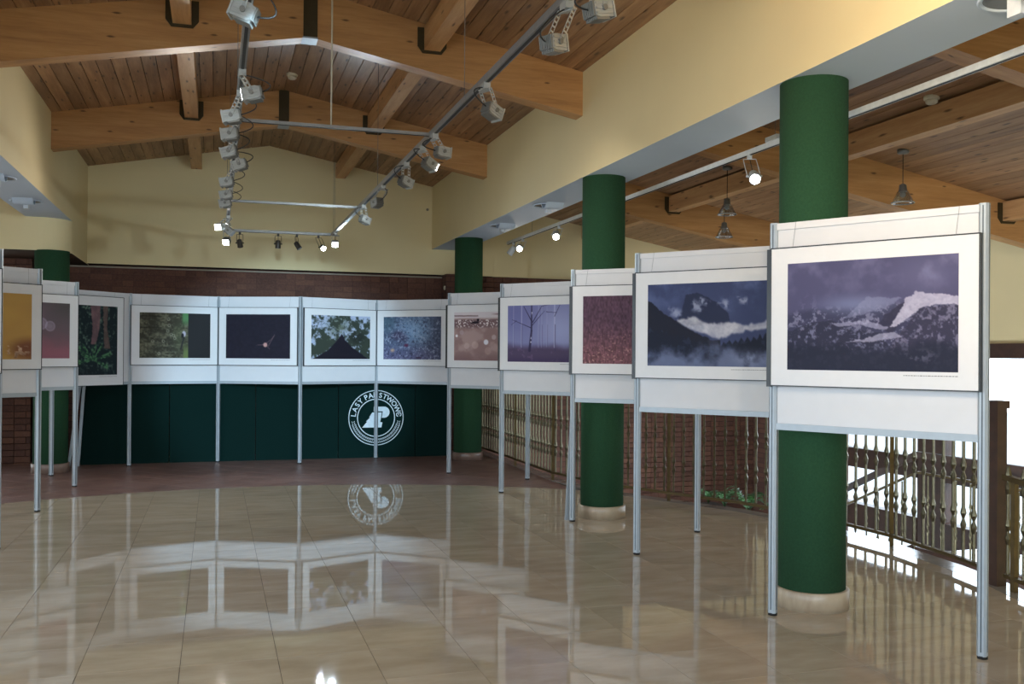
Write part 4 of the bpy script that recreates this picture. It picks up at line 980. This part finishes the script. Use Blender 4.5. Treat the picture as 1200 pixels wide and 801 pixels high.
spot((.702, ym, RZt-.016), (.702, ym, 2.612), (0, .15, -1), 'dark spotlight hanging straight down mid cross track', 'lampdark')
spot((.919, ym, RZt-.016), (.925, ym, 2.606), (.5, -.2, -.8), 'dark spotlight tilted sideways near the bright corner', 'lampdark')
spot((1.17, ym, RZt-.016), (1.218, ym-.02, 2.59), (.1, -.9, -.35), 'small lit spotlight beside the brilliant corner lamp', 'lampdark', ('lens_cool', 16, COOL, 110))
G2 = 'white spotlights on the aisle track'
spot((3.69, 6.05, 2.782), (3.685, 5.98, 2.615), (-.35, -.8, -.5), 'white lit spotlight beside the near green column', 'lampwhite', ('lens_white', 14, NEUT, 100), 1.25, G2)
spot((3.69, 10.05, 2.782), (3.67, 10.08, 2.684), (-.3, -.8, -.5), 'white lit spotlight beyond the middle green column', 'lampwhite', ('lens_white', 12, NEUT, 100), 1.25, G2)
spot((3.69, 11.36, 2.782), (3.66, 11.4, 2.68), (-.3, -.85, -.4), 'white lit spotlight second from the aisle track end', 'lampwhite', ('lens_white', 12, NEUT, 100), 1.25, G2)
spot((3.69, 11.75, 2.782), (3.66, 11.72, 2.675), (-.5, .3, -.8), 'white unlit spotlight at the aisle track end', 'lampwhite', None, 1.25, G2)

# ---- pendants in the aisle
def pendant(x, y, zb, label):
    zt = roof(x); t = thing('pendant_lamp', label, 'pendant lamp', (x, y, zt), group='glass bell pendants in the right aisle'); b = zb-zt
    MB().lathe([(.05, .012), (.05, -.022), (.042, -.03), (.012, -.034)], 18).build('ceiling_rose', M['sock'], t)
    MB().tube([(0, 0, -.03), (0, 0, b+.155)], .0035, 6).build('cord', M['cable'], t)
    MB().lathe([(.012, b+.17), (.03, b+.16), (.034, b+.115), (.038, b+.11), (.038, b+.10)], 18).build('socket', M['sock'], t)
    MB().lathe([(.036, b+.112), (.05, b+.095), (.066, b+.06), (.088, b+.02), (.092, b+.008), (.096, b), (.092, b), (.084, b+.02), (.062, b+.06), (.046, b+.092)], 24, closed=False).build('glass_shade', M['shade'], t)
    MB().lathe([(.093, b-.001), (.098, b-.001), (.098, b+.008), (.093, b+.008), (.093, b-.001)], 24, closed=False).build('shade_rim', M['lens_off'], t)
    MB().lathe([(.002, b+.05), (.02, b+.06), (.027, b+.08), (.018, b+.105)], 14).build('bulb', M['lens_off'], t)
pendant(4.976, 8.58, 2.765, 'glass bell pendant left of the near column in the aisle')
pendant(5.36, 9.30, 2.635, 'glass bell pendant hanging lower and farther in the aisle')
pendant(5.69, 6.845, 2.66, 'glass bell pendant above the snowy mountain panel')

# ---- smoke detectors
for x, y, lb in ((5.03, 5.75, 'round white smoke detector on the aisle ceiling'), (.70, 9.5, 'round white smoke detector at the nave ridge')):
    t = thing('smoke_detector', lb, 'smoke detector', (x, y, roof(x)), group='smoke detectors')
    MB().lathe([(.055, .015), (.055, -.018), (.05, -.022)], 20).build('base', M['smoke'], t); MB().lathe([(.044, -.02), (.042, -.042), (.03, -.052), (.001, -.054)], 20).build('dome', M['smoke'], t)
# ---- recessed soffit lamps
for x, y, lb in ((3.09, 10.27, 'round recessed soffit lamp next to the far right column'), (3.09, 8.72, 'round recessed soffit lamp next to the middle column'), (3.09, 3.05, 'round recessed soffit lamp near the entrance end'), (-1.76, 10.2, 'round recessed soffit lamp near the left rounded corner'), (-1.76, 8.9, 'round recessed soffit lamp second from the left rounded corner')):
    t = thing('soffit_lamp', lb, 'ceiling lamp', (x, y, ZS), group='round soffit lamps')
    MB().lathe([(.150, .002), (.150, -.006), (.142, -.010), (.136, -.006), (.130, -.001), (.130, .002)], 32).build('ring', M['soffit'], t)
    MB().lathe([(.129, -.0015), (.129, .001)], 32).build('recess_shade_disc', M['lampfin'], t)  # flat darker disc paints in the shade of a recess that isn't cut
    MB().box(-.02, .02, -.035, .035, -.075, .0).build('lamp_body', M['lampwhite'], t)
    sg = 1 if x > 0 else -1; vz = MB()
    pts = [(.05+.16*k/8, -.004-.05*math.sin(math.pi*k/8)) for k in range(9)]
    v = [(sg*(p-.02)*0 + yy*.9, -(p), z) for (p, z) in pts for yy in (-.10, .10)] + [(yy*.9, -(p), z+.004) for (p, z) in pts for yy in (-.10, .10)]
    f = []
    for k in range(8): f += [(2*k, 2*k+1, 2*k+3, 2*k+2), (18+2*k, 18+2*k+2, 18+2*k+3, 18+2*k+1), (2*k, 2*k+2, 18+2*k+2, 18+2*k), (2*k+1, 18+2*k+1, 18+2*k+3, 2*k+3)]
    f += [(0, 18, 19, 1), (16, 17, 35, 34)]
    vz.add(v, f).build('visor', M['soffit'], t)
# ---- small wall fittings
o = MB().lathe([(.03, 0), (.03, .012), (.022, .018)], 16, (3.028, 12.78, 2.24), ax=(-1, 0, 0)).build('wall_sensor', M['smoke']); tag(o, 'small white oval sensor on the brick pier by the far column', 'sensor')
o = MB().lathe([(.018, 0), (.018, .01), (.008, .03)], 12, (2.80, YB, 3.33), ax=(0, -1, 0)).build('wall_hook', M['cap']); tag(o, 'tiny hook fitting high on the gable wall by the right corner', 'hook')
